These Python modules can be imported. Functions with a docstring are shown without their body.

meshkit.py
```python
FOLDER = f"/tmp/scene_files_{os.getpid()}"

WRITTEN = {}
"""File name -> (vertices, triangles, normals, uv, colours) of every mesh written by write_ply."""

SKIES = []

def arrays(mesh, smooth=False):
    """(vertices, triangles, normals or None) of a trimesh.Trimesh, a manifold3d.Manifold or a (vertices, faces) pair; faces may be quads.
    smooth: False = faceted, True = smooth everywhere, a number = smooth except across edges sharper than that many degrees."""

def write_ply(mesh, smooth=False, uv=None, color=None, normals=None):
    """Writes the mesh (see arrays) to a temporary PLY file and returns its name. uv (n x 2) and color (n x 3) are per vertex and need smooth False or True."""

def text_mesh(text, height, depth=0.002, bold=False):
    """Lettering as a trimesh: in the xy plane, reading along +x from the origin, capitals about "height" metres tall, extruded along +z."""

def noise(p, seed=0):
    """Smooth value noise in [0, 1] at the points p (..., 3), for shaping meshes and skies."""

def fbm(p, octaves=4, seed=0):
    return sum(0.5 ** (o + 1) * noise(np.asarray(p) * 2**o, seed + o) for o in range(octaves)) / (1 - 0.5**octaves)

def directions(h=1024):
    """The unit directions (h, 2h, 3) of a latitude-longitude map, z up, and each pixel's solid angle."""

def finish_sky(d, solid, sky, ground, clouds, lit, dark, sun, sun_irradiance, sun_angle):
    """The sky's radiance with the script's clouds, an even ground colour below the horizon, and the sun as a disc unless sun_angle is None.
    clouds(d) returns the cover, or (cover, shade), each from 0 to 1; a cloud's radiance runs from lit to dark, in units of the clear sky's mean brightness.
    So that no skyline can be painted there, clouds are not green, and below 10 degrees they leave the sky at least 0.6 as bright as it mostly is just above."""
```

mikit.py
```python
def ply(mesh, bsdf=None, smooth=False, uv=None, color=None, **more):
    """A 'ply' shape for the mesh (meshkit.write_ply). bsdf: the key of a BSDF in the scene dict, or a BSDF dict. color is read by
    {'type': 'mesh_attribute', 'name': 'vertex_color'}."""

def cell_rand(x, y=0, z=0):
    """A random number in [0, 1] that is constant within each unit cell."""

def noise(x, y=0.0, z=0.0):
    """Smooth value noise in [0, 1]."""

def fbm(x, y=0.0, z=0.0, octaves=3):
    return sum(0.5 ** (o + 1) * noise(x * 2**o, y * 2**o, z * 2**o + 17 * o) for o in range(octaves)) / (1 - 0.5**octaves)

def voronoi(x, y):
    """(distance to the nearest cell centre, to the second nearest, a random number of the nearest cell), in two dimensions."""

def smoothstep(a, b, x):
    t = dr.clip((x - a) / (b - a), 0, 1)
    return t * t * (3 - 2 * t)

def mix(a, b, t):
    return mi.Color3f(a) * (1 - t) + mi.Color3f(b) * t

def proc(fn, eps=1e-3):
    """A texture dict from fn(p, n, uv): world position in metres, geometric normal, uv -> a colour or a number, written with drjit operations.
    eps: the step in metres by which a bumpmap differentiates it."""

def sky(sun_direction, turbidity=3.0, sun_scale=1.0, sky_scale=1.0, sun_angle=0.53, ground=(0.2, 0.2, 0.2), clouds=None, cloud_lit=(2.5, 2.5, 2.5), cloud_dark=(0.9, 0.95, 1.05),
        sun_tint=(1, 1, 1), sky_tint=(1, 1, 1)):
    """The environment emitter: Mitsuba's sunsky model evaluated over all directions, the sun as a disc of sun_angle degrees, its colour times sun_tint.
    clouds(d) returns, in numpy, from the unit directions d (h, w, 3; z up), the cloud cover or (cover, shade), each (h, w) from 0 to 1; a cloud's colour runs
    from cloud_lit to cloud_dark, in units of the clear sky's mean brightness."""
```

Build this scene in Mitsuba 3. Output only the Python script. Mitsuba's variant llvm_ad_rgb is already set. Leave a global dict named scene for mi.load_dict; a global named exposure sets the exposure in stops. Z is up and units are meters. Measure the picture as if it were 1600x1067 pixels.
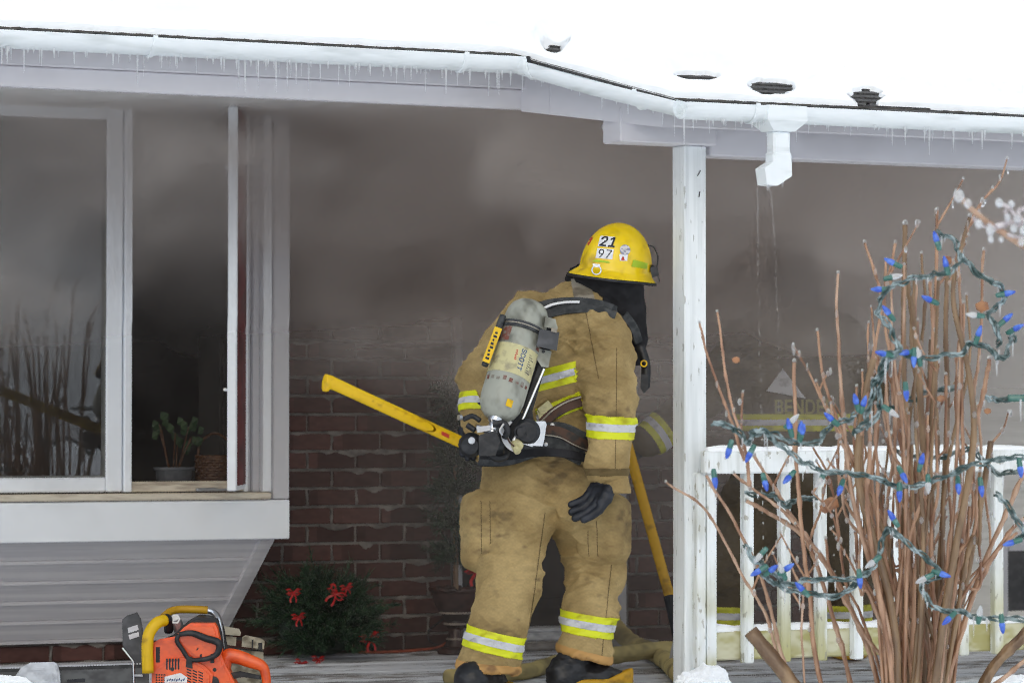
import math, random
import numpy as np, trimesh, mitsuba as mi, mikit, meshkit
import drjit as dr
import manifold3d as m3
from mikit import proc, noise, fbm, smoothstep, mix, cell_rand, voronoi

# ------------------------------------------------------------------ camera, light, exposure
F, HV, ZC, TH = 5590.0, 660.0, 0.954, math.radians(27.0)
CT, ST = math.cos(TH), math.sin(TH)
scene, labels = {}, {}
exposure = 2.2
scene['camera'] = {'type': 'thinlens', 'fov': math.degrees(2 * math.atan(800 / F)), 'fov_axis': 'x',
                   'aperture_radius': 0.012, 'focus_distance': 12.2, 'near_clip': 0.1, 'far_clip': 600.0,
                   'to_world': mi.ScalarTransform4f().look_at([0, 0, ZC], [ST, CT, ZC + (HV - 533.5) / F], [0, 0, 1])}
scene['sky'] = mikit.sky([-0.42, -0.8, 0.42], turbidity=4, sun_scale=0.14, sun_angle=40, clouds=lambda d: 1.0,
                         sun_tint=(.92, 1, 1.1), cloud_lit=(1.82, 2.0, 2.2), ground=(0.7, 0.7, 0.72))
R = np.random.default_rng(7)
random.seed(7)

# ------------------------------------------------------------------ helpers
def lin(r, g, b):
    c = np.array([r, g, b]) / 255.0
    return [float(x) for x in np.where(c < .04045, c / 12.92, ((c + .055) / 1.055) ** 2.4)]

def W(u, v, y):
    k = (u - 800) / F; D = y / (CT - ST * k)
    return np.array([D * (ST + CT * k), y, ZC + (HV - v) / F * D])

def K(u, v, D):
    return np.array([(u - 800) / F * D, D, ZC + (HV - v) / F * D])

def KW(p):
    p = np.asarray(p, float)
    return np.stack([p[..., 0] * CT + p[..., 1] * ST, -p[..., 0] * ST + p[..., 1] * CT, p[..., 2]], -1)

def kw(mesh):
    m = mesh.copy(); m.vertices = KW(m.vertices); return m

def tm(v, f):
    return trimesh.Trimesh(np.asarray(v, float), np.asarray(f, int), process=False)

def cat(ms):
    return trimesh.util.concatenate([m for m in ms if m is not None and len(m.vertices)])

def man(m):
    q = m.to_mesh(); return tm(q.vert_properties[:, :3], q.tri_verts)

def cbox(lo, hi, c=0.004):
    lo, hi = np.minimum(lo, hi).astype(float), np.maximum(lo, hi).astype(float)
    c = min(c, .45 * float((hi - lo).min()))
    pts = []
    for s in np.ndindex(2, 2, 2):
        corner = np.where(np.array(s) == 1, hi, lo); ins = np.where(np.array(s) == 1, -c, c)
        for a in range(3):
            q = corner + ins; q[a] = corner[a]; pts.append(q)
    return man(m3.Manifold.hull_points(np.array(pts)))

def hull(pts):
    return man(m3.Manifold.hull_points(np.asarray(pts, float)))

def spline(pts, n=8):
    p = np.asarray(pts, float)
    if len(p) < 3: return np.linspace(p[0], p[-1], n + 1)
    q = np.vstack([2 * p[0] - p[1], p, 2 * p[-1] - p[-2]]); out = []
    for i in range(len(p) - 1):
        a, b, c, d = q[i:i + 4]
        for t in np.linspace(0, 1, n, endpoint=False):
            out.append(.5 * (2 * b + (c - a) * t + (2 * a - 5 * b + 4 * c - d) * t * t + (3 * b - a - 3 * c + d) * t ** 3))
    out.append(p[-1]); return np.array(out)

def frames(p):
    t = np.gradient(p, axis=0); t /= np.linalg.norm(t, axis=1, keepdims=True) + 1e-12
    n = np.cross(t[0], [0, 0, 1.0])
    if np.linalg.norm(n) < .1: n = np.cross(t[0], [1.0, 0, 0])
    N = []
    for k in t:
        n = n - k * (n @ k); n /= np.linalg.norm(n) + 1e-12; N.append(n)
    N = np.array(N); return t, N, np.cross(t, N)

def sweep(p, prof, sc=None, up=None, caps=True):
    """profile (m,2) carried along the points p; up fixes the profile's second axis"""
    p = np.asarray(p, float); prof = np.asarray(prof, float); t, N, B = frames(p)
    if up is not None:
        U = np.broadcast_to(np.asarray(up, float), p.shape); N = np.cross(t, U); N /= np.linalg.norm(N, axis=1, keepdims=True); B = np.cross(N, t)
    sc = np.ones(len(p)) if sc is None else np.broadcast_to(np.asarray(sc, float), (len(p),))
    v = (p[:, None] + sc[:, None, None] * (prof[None, :, :1] * N[:, None] + prof[None, :, 1:] * B[:, None])).reshape(-1, 3)
    n, m = len(p), len(prof); f = []
    for i in range(n - 1):
        for j in range(m):
            a, b = i * m + j, i * m + (j + 1) % m
            f += [[a, b, b + m], [a, b + m, a + m]]
    if caps:
        v = np.vstack([v, p[:1], p[-1:]])
        for j in range(m):
            f += [[n * m, (j + 1) % m, j], [n * m + 1, (n - 1) * m + j, (n - 1) * m + (j + 1) % m]]
    me = tm(v, f)
    if me.volume < 0: me.invert()
    return me

def ring(n, a=1.0, b=None):
    t = np.arange(n) * 2 * np.pi / n; return np.stack([a * np.cos(t), (b or a) * np.sin(t)], 1)

def tube(pts, r, n=8, k=6, smooth=True):
    p = spline(pts, k) if smooth and len(pts) > 2 else np.asarray(pts, float)
    if np.ndim(r): r = np.interp(np.linspace(0, 1, len(p)), np.linspace(0, 1, len(r)), r)
    return sweep(p, ring(n), r if np.ndim(r) else np.full(len(p), float(r)))

def ribbon(pts, w, th, up, k=6):
    """flat strap: width w, thickness th, 'up' roughly the strap's normal"""
    p = spline(pts, k)
    return sweep(p, [[-w / 2, -th / 2], [w / 2, -th / 2], [w / 2 - .001, th / 2], [-w / 2 + .001, th / 2]], None, up)

def lathe(prof, n=28):
    prof = np.asarray(prof, float); t = np.arange(n) * 2 * np.pi / n
    v = np.stack([prof[:, :1] * np.cos(t), prof[:, :1] * np.sin(t), np.repeat(prof[:, 1:], n, 1)], -1).reshape(-1, 3); f = []
    for i in range(len(prof) - 1):
        for j in range(n):
            a, b = i * n + j, i * n + (j + 1) % n
            f += [[a, b, b + n], [a, b + n, a + n]]
    m = tm(v, f); m.merge_vertices(); m.update_faces(m.nondegenerate_faces())
    if m.volume < 0: m.invert()
    return m

def align(m, a, b, x=None):
    """mesh built along +z moved so that its z axis runs from a towards b"""
    a, b = np.asarray(a, float), np.asarray(b, float); z = (b - a) / np.linalg.norm(b - a)
    x = np.array([1.0, 0, 0] if x is None else x, float)
    if abs(z @ x) > .95 * np.linalg.norm(x): x = np.array([0, 1.0, 0])
    x = x - z * (x @ z); x /= np.linalg.norm(x); y = np.cross(z, x)
    q = m.copy(); q.vertices = q.vertices @ np.array([x, y, z]) + a; return q

def extr(poly, d):
    from shapely.geometry import Polygon
    return trimesh.creation.extrude_polygon(poly if hasattr(poly, 'exterior') else Polygon(poly), d, engine='earcut')

# signed distance shapes and a surface-nets mesher
def cap(p, a, b, ra, rb=None):
    a, b = np.asarray(a, np.float32), np.asarray(b, np.float32); rb = ra if rb is None else rb; ba = b - a
    t = np.clip(((p - a) @ ba) / (ba @ ba), 0, 1)
    return np.linalg.norm(p - a - t[..., None] * ba, axis=-1) - (ra + (rb - ra) * t)

def ell(p, c, r, M=None):
    q = p - np.asarray(c, np.float32)
    if M is not None: q = q @ np.asarray(M, np.float32).T
    r = np.asarray(r, np.float32); k0 = np.linalg.norm(q / r, axis=-1); k1 = np.linalg.norm(q / r ** 2, axis=-1) + 1e-9
    return k0 * (k0 - 1) / k1

def rbox(p, c, hd, r, M=None):
    q = p - np.asarray(c, np.float32)
    if M is not None: q = q @ np.asarray(M, np.float32).T
    q = np.abs(q) - np.asarray(hd, np.float32) + r
    return np.linalg.norm(np.maximum(q, 0), axis=-1) + np.minimum(q.max(-1), 0) - r

def smin(k, *ds):
    a = ds[0]
    for b in ds[1:]:
        h = np.clip(.5 + .5 * (b - a) / k, 0, 1); a = b * (1 - h) + a * h - k * h * (1 - h)
    return a

def snet(f, lo, hi, h):
    lo = np.asarray(lo, float); n = np.ceil((np.asarray(hi) - lo) / h).astype(int) + 1
    ax = [(lo[i] + h * np.arange(n[i])).astype(np.float32) for i in range(3)]
    g = np.empty(tuple(n), np.float32)
    for i in range(n[0]):
        P = np.stack(np.meshgrid(ax[0][i:i + 1], ax[1], ax[2], indexing='ij'), -1); g[i] = f(P)[0]
    s = g < 0; c = tuple(n - 1); acc = np.zeros(c + (3,), np.float32); cnt = np.zeros(c, np.float32)
    sl = lambda a, o, i: a[tuple(slice(o[d], o[d] + c[d]) for d in range(3))]
    for d in range(3):
        for o in np.ndindex(2, 2):
            o0 = list(o); o0.insert(d, 0); o1 = list(o); o1.insert(d, 1)
            a, b = sl(g, o0, 0), sl(g, o1, 0); x = (a < 0) != (b < 0)
            t = np.where(x, a / np.where(x, a - b, 1), 0)
            for e in range(3):
                acc[..., e] += x * (t if e == d else o0[e])
            cnt += x
    on = cnt > 0; idx = -np.ones(c, int); idx[on] = np.arange(on.sum())
    v = lo + h * (np.argwhere(on) + acc[on] / cnt[on][:, None]); F_ = []
    for d in range(3):
        e1, e2 = (d + 1) % 3, (d + 2) % 3
        a = [slice(1, -1)] * 3; a[d] = slice(0, -1); b = list(a); b[d] = slice(1, None)
        A, B = s[tuple(a)], s[tuple(b)]; ch = np.argwhere(A != B)
        if not len(ch): continue
        q = ch + 1; q[:, d] -= 1; st = A[tuple(ch.T)]
        def ci(i, j):
            w = q.copy(); w[:, e1] -= i; w[:, e2] -= j; return idx[tuple(w.T)]
        quad = np.stack([ci(1, 1), ci(0, 1), ci(0, 0), ci(1, 0)], 1); quad[~st] = quad[~st][:, ::-1]
        F_.append(quad)
    q = np.vstack(F_); m = tm(v, np.vstack([q[:, [0, 1, 2]], q[:, [0, 2, 3]]]))
    if m.volume < 0: m.invert()
    return m

def vnormals(m):
    v, f = m.vertices, m.faces; n = np.zeros_like(v); c = np.cross(v[f[:, 1]] - v[f[:, 0]], v[f[:, 2]] - v[f[:, 0]])
    for k in range(3): np.add.at(n, f[:, k], c)
    return n / (np.linalg.norm(n, axis=1, keepdims=True) + 1e-12)

def relax(m, it=6):
    from scipy.sparse import coo_matrix, diags
    e = m.edges_unique; n = len(m.vertices); A = coo_matrix((np.ones(2 * len(e)), (np.r_[e[:, 0], e[:, 1]], np.r_[e[:, 1], e[:, 0]])), (n, n)).tocsr()
    A = diags(1 / np.maximum(np.asarray(A.sum(1)).ravel(), 1)) @ A; v = np.array(m.vertices)
    for _ in range(it):
        for l in (.5, -.51): v = v + l * (A @ v - v)
    m.vertices = v; return m

def displace(m, fn):
    q = m.copy(); q.vertices = q.vertices + vnormals(q) * fn(np.asarray(q.vertices))[:, None]; return q

def march(f, p, d=(0, 1, 0), off=0.006, start=-.6):
    """moves K-frame points along d until they meet the surface f, then back off"""
    p = np.asarray(p, np.float32).copy(); d = np.asarray(d, np.float32); p = p + d * start
    for _ in range(60):
        p = p + d * np.clip(f(p), -.05, .08)[..., None] * .8
    return p - d * off

def put(key, mesh, mat, smooth=False, label=None, kind=None):
    """one entry of the scene; a taken key gets the next three-digit number"""
    if key in scene:
        i = 1
        while f'{key}_{i:03d}' in scene: i += 1
        key = f'{key}_{i:03d}'
    row = PAL.get(mat) or (CLOTH.get(mat), None)
    if row[0] is None: scene[key] = mikit.ply(mesh, mat, smooth=smooth)
    else:
        if smooth and smooth is not True: mesh = trimesh.graph.smooth_shade(mesh, angle=math.radians(smooth), facet_minarea=None); smooth = True
        scene[key] = mikit.ply(mesh, 'm_cloth' if mat in CLOTH else 'm_palette_gloss' if row[1] else 'm_palette', smooth=smooth, uv=np.tile([float(row[0]), 0.0], (len(mesh.vertices), 1)))
    e = {}
    if label: e['label'] = label
    if kind: e['kind'] = kind
    if e: labels[key] = e
    return key

def thing(key, label, cat_, group=None, kind=None):
    base, i = key, 0
    while key in labels:
        i += 1; key = f'{base}_{i:03d}'
    labels[key] = {'label': label, 'category': cat_}
    if group: labels[key]['group'] = group
    if kind: labels[key]['kind'] = kind
    return key

# ------------------------------------------------------------------ materials
PAL, PROWS = {}, []
def pal(key, lo, hi, f=(25, 25), e=(.3, .75), rough=.5, bump=(0, 1, 1), gloss=False):
    """a two-tone mottled material; all of these share one BSDF and look their numbers up by the mesh's uv.x"""
    PAL[key] = (len(PROWS), gloss); PROWS.append([*lo, *hi, *f, *e, rough, *bump])
def C(*c): return mi.Color3f(*c)
def mat(key, base, rough=.6, spec=.4, bump=None, bscale=1.0, eps=1e-3, two=True, **kw_):
    b = {'type': 'principled', 'base_color': base if isinstance(base, dict) else {'type': 'rgb', 'value': base}, 'roughness': rough, 'specular': spec, **kw_}
    if bump is not None: b = {'type': 'bumpmap', 'arbitrary': proc(bump, eps), 'scale': bscale, 'bsdf': b}
    scene[key] = {'type': 'twosided', 'bsdf': b} if two else b
def palette_done():
    t = np.array(PROWS).T; tab = [mi.Float(np.ascontiguousarray(c, dtype=np.float32)) for c in t]
    def g(i, uv): return dr.gather(mi.Float, tab[i], mi.UInt32(dr.clip(uv.x, 0, len(PROWS) - 1) + .01))
    def base(p, n, uv):
        fx, fz = g(6, uv), g(7, uv); a = smoothstep(g(8, uv), g(9, uv), fbm(p.x * fx, p.y * fx, p.z * fz, 3))
        return C(g(0, uv), g(1, uv), g(2, uv)) * (1 - a) + C(g(3, uv), g(4, uv), g(5, uv)) * a
    def bump(p, n, uv): return g(11, uv) * fbm(p.x * g(12, uv), p.y * g(12, uv), p.z * g(13, uv), 3)
    rg_ = proc(lambda p, n, uv: g(10, uv)); B, U = proc(base), proc(bump, 2e-3)
    for k, extra in (('m_palette', {}), ('m_palette_gloss', {'clearcoat': .8, 'clearcoat_gloss': .93})):
        scene[k] = {'type': 'twosided', 'bsdf': {'type': 'bumpmap', 'arbitrary': U, 'scale': 1.0, 'bsdf': {'type': 'principled', 'base_color': B, 'roughness': rg_, 'specular': .4, **extra}}}

def _cloth(p, n, uv):
    """turnout cloth; uv.x picks the shade (0 tan, 1 brown, 2 dark)"""
    a = fbm(p.x * 9, p.y * 9, p.z * 9, 3); b = fbm(p.x * 3.4 + 7, p.y * 3.4, p.z * 5.1, 4); s_ = fbm(p.x * 13 + 3, p.y * 13, p.z * 8, 3)
    t = dr.gather(mi.Float, _CT, mi.UInt32(uv.x + .01)); g_ = noise(p.x * 160, p.y * 160, p.z * 160); k = fbm(p.x * 34, p.y * 34, p.z * 52, 2)
    c = mix((.270, .190, .082), (.385, .282, .130), smoothstep(.3, .7, a)); d = dr.minimum(smoothstep(.50, .80, .72 * b + .28 * k) * .62 + smoothstep(.60, .74, .7 * s_ + .3 * k) * .32, .75)
    c = mix(c, (.080, .056, .032), d); return c * (.88 + .24 * g_) * t
_CT = mi.Float([1.0, .42, .19])
def _weave(p, n, uv): return .0004 * noise(p.x * 330, p.y * 330, p.z * 330) + .0040 * fbm(p.x * 22, p.y * 22, p.z * 44 + p.x * 18, 3)
mat('m_cloth', proc(_cloth), .85, .25, _weave, 1.0, 2e-3)
CLOTH = {'m_tan': 0, 'm_tan_dark': 1, 'm_brown_cloth': 2}
pal('m_collar_worn', (.36, .33, .28), (.15, .13, .10), (16, 22), (.4, .7), .85)
pal('m_cuff_leather', (.44, .25, .085), (.17, .09, .035), (20, 26), (.45, .75), .7)
pal('m_lime', (.62, .66, .015), (.42, .40, .012), (22, 22), (.5, .8), .5)
pal('m_lime_smoky', (.50, .50, .02), (.26, .24, .012), (18, 22), (.4, .7), .55)
pal('m_silver_tape', (.52, .53, .56), (.32, .32, .34), (35, 35), (.5, .8), .45)
pal('m_helmet', (.82, .58, .004), (.40, .26, .012), (17, 15), (.55, .92), .30, gloss=True)
pal('m_black_cloth', (.007, .007, .009), (.018, .018, .022), (25, 25), (.3, .8), .8, (.004, 40, 40))
pal('m_black_rubber', (.010, .011, .014), (.032, .032, .036), (30, 30), (.4, .8), .42, (.002, 40, 40))
pal('m_glove', (.006, .008, .013), (.021, .024, .034), (40, 40), (.3, .8), .5, (.003, 70, 70))
pal('m_strap', (.022, .025, .028), (.06, .063, .066), (60, 60), (.3, .8), .7, (.001, 200, 200))
pal('m_strap_brown', (.075, .038, .026), (.03, .026, .024), (30, 30), (.4, .7), .7)
pal('m_skin', (.45, .28, .2), (.45, .28, .2))
pal('m_tank', (.33, .34, .295), (.15, .15, .125), (24, 16), (.40, .80), .42, (.0008, 50, 50))
pal('m_tank_label', (.52, .48, .26), (.30, .27, .17), (40, 40), (.45, .8), .5)
pal('m_tank_red', (.17, .06, .045), (.22, .2, .17), (45, 45), (.4, .62), .5)
pal('m_alu', (.62, .65, .70), (.40, .42, .46), (30, 30), (.35, .8), .38, (.001, 60, 60))
pal('m_yellow', (.70, .44, .006), (.40, .23, .01), (30, 35), (.52, .85), .42, (.001, 60, 60))
pal('m_yellow_dull', (.46, .25, .008), (.26, .14, .01), (25, 25), (.5, .8), .5)
pal('m_red', (.5, .02, .02), (.4, .02, .02))
pal('m_orange', (.80, .105, .012), (.58, .07, .012), (26, 26), (.45, .8), .36, gloss=True)
pal('m_dark_plastic', (.015, .016, .019), (.036, .037, .041), (40, 40), (.4, .8), .5, (.001, 80, 80))
pal('m_grey_plastic', (.05, .052, .058), (.09, .091, .10), (30, 30), (.4, .8), .55, (.001, 80, 80))
pal('m_beige_plastic', (.44, .40, .31), (.17, .145, .105), (30, 34), (.42, .75), .6, (.002, 60, 60))
pal('m_badge_white', (.76, .77, .79), (.6, .6, .62), (60, 60), (.5, .9), .4)
pal('m_ink', (.012, .014, .022), (.02, .022, .03)); pal('m_ink_blue', (.03, .07, .2), (.05, .1, .22)); pal('m_ink_red', (.5, .05, .03), (.4, .05, .03)); pal('m_ink_lime', (.4, .62, .02), (.36, .5, .02))
pal('m_sticker', (.62, .60, .58), (.28, .28, .36), (130, 130), (.45, .6), .4)
pal('m_mortar', (.125, .112, .105), (.235, .215, .20), (25, 25), (.3, .7), .9, (.004, 90, 90))
pal('m_rail_mossy', (.60, .58, .42), (.40, .37, .16), (12, 22), (.35, .65), .7, (.002, 60, 20))
pal('m_fascia', (.60, .585, .615), (.51, .49, .515), (3, 4), (.5, .85), .5)
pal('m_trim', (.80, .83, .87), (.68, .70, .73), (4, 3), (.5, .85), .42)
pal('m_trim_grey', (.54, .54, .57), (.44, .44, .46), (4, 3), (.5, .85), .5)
pal('m_sill', (.62, .56, .45), (.40, .34, .27), (9, 40), (.45, .8), .55)
pal('m_gutter', (.80, .84, .86), (.62, .66, .67), (6, 30), (.5, .85), .38)
pal('m_bay_siding', (.53, .52, .55), (.61, .60, .62), (2, 60), (.3, .7), .5, (.0010, 6, 170))
pal('m_siding', (.70, .68, .63), (.78, .76, .71), (3, 40), (.3, .7), .55)
pal('m_dark_gasket', (.13, .018, .018), (.07, .015, .015), (20, 12), (.3, .7), .6); pal('m_grey_gasket', (.10, .105, .10), (.16, .16, .15))
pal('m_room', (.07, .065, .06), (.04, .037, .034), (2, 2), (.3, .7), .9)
pal('m_shingle', (.03, .03, .032), (.10, .095, .092), (200, 200), (.3, .7), .9)
pal('m_ceiling', (.66, .65, .64), (.58, .57, .56), (2, 2))
pal('m_concrete', (.16, .15, .145), (.30, .29, .28), (12, 12), (.3, .7), .85, (.002, 40, 40))
pal('m_snow_ground', (.88, .90, .93), (.92, .93, .95), (3, 3), (.3, .7), .9)
pal('m_bark', (.21, .095, .048), (.46, .27, .165), (45, 9), (.25, .72), .32, (.003, 60, 14), True)
pal('m_bark_pale', (.26, .13, .07), (.50, .33, .225), (45, 11), (.25, .75), .3, (.003, 60, 14), True)
pal('m_bark_old', (.12, .065, .03), (.28, .175, .09), (30, 7), (.25, .75), .42, (.005, 50, 10), True)
pal('m_bark_icy', (.42, .36, .36), (.66, .61, .62), (40, 15), (.3, .7), .2, gloss=True)
pal('m_cut_wood', (.50, .36, .24), (.36, .24, .15), (60, 60), (.3, .7), .6)
pal('m_leaf_dead', (.34, .14, .05), (.20, .08, .035), (50, 50), (.3, .7), .45, gloss=True)
pal('m_wire', (.03, .065, .06), (.34, .42, .43), (45, 45), (.35, .75), .2, gloss=True)
pal('m_socket', (.030, .13, .105), (.12, .25, .22), (70, 70), (.5, .8), .3, gloss=True)
pal('m_bulb', (.02, .075, .48), (.10, .22, .68), (60, 60), (.3, .8), .14, gloss=True)
pal('m_needles', (.007, .024, .011), (.034, .080, .034), (50, 50), (.35, .8), .6); pal('m_needles_dark', (.012, .022, .014), (.012, .022, .014))
pal('m_bow', (.42, .010, .010), (.26, .008, .008), (40, 40), (.3, .8), .32)
pal('m_urn', (.02, .012, .011), (.055, .022, .018), (20, 20), (.3, .7), .35); pal('m_urn_pale', (.35, .30, .26), (.2, .17, .15), (40, 40))
pal('m_hose', (.42, .34, .145), (.20, .165, .08), (10, 12), (.35, .75), .75, (.002, 110, 110))
pal('m_cord', (.38, .07, .02), (.25, .05, .02)); pal('m_pot', (.07, .075, .085), (.10, .105, .115)); pal('m_wicker', (.06, .026, .014), (.12, .058, .03), (90, 90)); pal('m_houseplant', (.015, .035, .012), (.03, .055, .02))
pal('m_letter', (.24, .22, .03), (.14, .13, .03), (14, 14)); pal('m_drip', (.09, .075, .06), (.04, .036, .034), (40, 40))
pal('m_bar', (.10, .105, .11), (.055, .055, .06), (20, 30), (.4, .7), .4)
palette_done()
mat('m_chrome', [.72, .74, .78], .22, .5, metallic=1.0)
mat('m_steel', [.40, .41, .43], .38, .5, metallic=.85)
def _brick(p, n, uv):
    a = fbm(p.x * 40, p.y * 40, p.z * 60, 3); r = cell_rand(dr.floor(p.z / .076) * 3, dr.floor((p.x + .11 * dr.floor(p.z / .076)) / .221), 4)
    return mix((.050, .0205, .018), (.100, .043, .036), a) * (.58 + .8 * r)
mat('m_brick', proc(_brick), .85, .3, lambda p, n, uv: .004 * fbm(p.x * 60, p.y * 60, p.z * 90, 3), 1.0, 2e-3)
def _post(p, n, uv):
    g = fbm(p.x * 60, p.y * 60, p.z * 2.2, 3); ch = smoothstep(.70, .76, fbm(p.x * 90, p.y * 90, p.z * 18, 3))
    c = mix((.80, .83, .84), (.66, .69, .70), smoothstep(.4, .75, g)); return mix(c, (.33, .33, .31), ch * .7)
mat('m_white_wood', proc(_post), .55, .35, lambda p, n, uv: .0022 * fbm(p.x * 70, p.y * 70, p.z * 6, 3), 1.0, 2e-3)
def _rail(p, n, uv):
    ch = smoothstep(.66, .72, fbm(p.x * 75, p.y * 75, p.z * 26, 3)); al = smoothstep(.60, .14, p.z + .14 * fbm(p.x * 8, p.y * 8, p.z * 8, 3)) * smoothstep(.35, .62, fbm(p.x * 13, p.y * 13, p.z * 5, 3))
    c = mix((.80, .83, .84), (.62, .64, .62), smoothstep(.4, .75, fbm(p.x * 50, p.y * 50, p.z * 3, 3)))
    c = mix(c, (.40, .37, .13), al * .9); c = mix(c, (.45, .45, .38), smoothstep(.5, .8, fbm(p.x * 9, p.y * 9, p.z * 7, 4)) * .45); return mix(c, (.30, .28, .21), ch * .7)
mat('m_rail', proc(_rail), .6, .3, lambda p, n, uv: .002 * fbm(p.x * 60, p.y * 60, p.z * 8, 3), 1.0, 2e-3)
def _floor(p, n, uv):
    s = fbm(p.x * 2.2, p.y * 9, 0, 4); f = fbm(p.x * 14, p.y * 40, 3, 3); b = cell_rand(dr.floor(p.y / .14), 3, 1)
    c = mix((.13, .12, .115), (.22, .21, .205), b) * (.7 + .5 * fbm(p.x * 3, p.y * 90, 1, 2))
    return mix(c, (.62, .65, .70), smoothstep(.31, .56, .6 * s + .4 * f) * .9)
mat('m_floor', proc(_floor), .45, .5, lambda p, n, uv: .003 * fbm(p.x * 20, p.y * 60, 0, 3), 1.0, 2e-3)
mat('m_snow', proc(lambda p, n, uv: mix((.88, .90, .93), (.93, .94, .95), noise(p.x * 8, p.y * 8, p.z * 8))), .8, .2, lambda p, n, uv: .006 * fbm(p.x * 40, p.y * 40, p.z * 40, 4), 1.0, 2e-3)
scene['m_ice'] = {'type': 'dielectric', 'int_ior': 1.31, 'ext_ior': 1.0}
scene['m_ice_cloudy'] = {'type': 'principled', 'base_color': {'type': 'rgb', 'value': [.94, .96, .98]}, 'roughness': .12, 'spec_trans': .55, 'eta': 1.31}
scene['m_ice_bead'] = {'type': 'principled', 'base_color': {'type': 'rgb', 'value': [.93, .94, .96]}, 'roughness': .10, 'spec_trans': .85, 'eta': 1.31}
scene['m_pane'] = {'type': 'thindielectric', 'int_ior': 1.5, 'ext_ior': 1.0}
scene['m_water'] = {'type': 'dielectric', 'int_ior': 1.33, 'ext_ior': 1.0}
# ------------------------------------------------------------------ the setting: yard, porch floor, smoke
YW, YB, YF = 13.49, 12.97, 10.95          # wall, bay window front, porch front
def snow_sheet():
    xs = np.concatenate([[-260, -60, -20], np.linspace(-6, 16, 56), [25, 70, 260]]); ys = np.concatenate([[-260, -80, -20], np.linspace(-6, YF + .35, 46), [14, 30, 90, 260]])
    g = np.stack(np.meshgrid(xs, ys, indexing='ij'), -1).reshape(-1, 2); p = np.c_[g, np.zeros(len(g))]
    p[:, 2] = -.66 + .12 * meshkit.fbm(p * .55, 3, 3) + np.where((p[:, 1] > 9.6) & (p[:, 1] < 11.4), .10 * meshkit.fbm(p * 1.7, 3, 5), 0)
    n, m = len(xs), len(ys); i, j = np.meshgrid(np.arange(n - 1), np.arange(m - 1), indexing='ij'); a = (i * m + j).ravel()
    return tm(p, np.vstack([np.c_[a, a + m, a + m + 1], np.c_[a, a + m + 1, a + 1]]))
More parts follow.
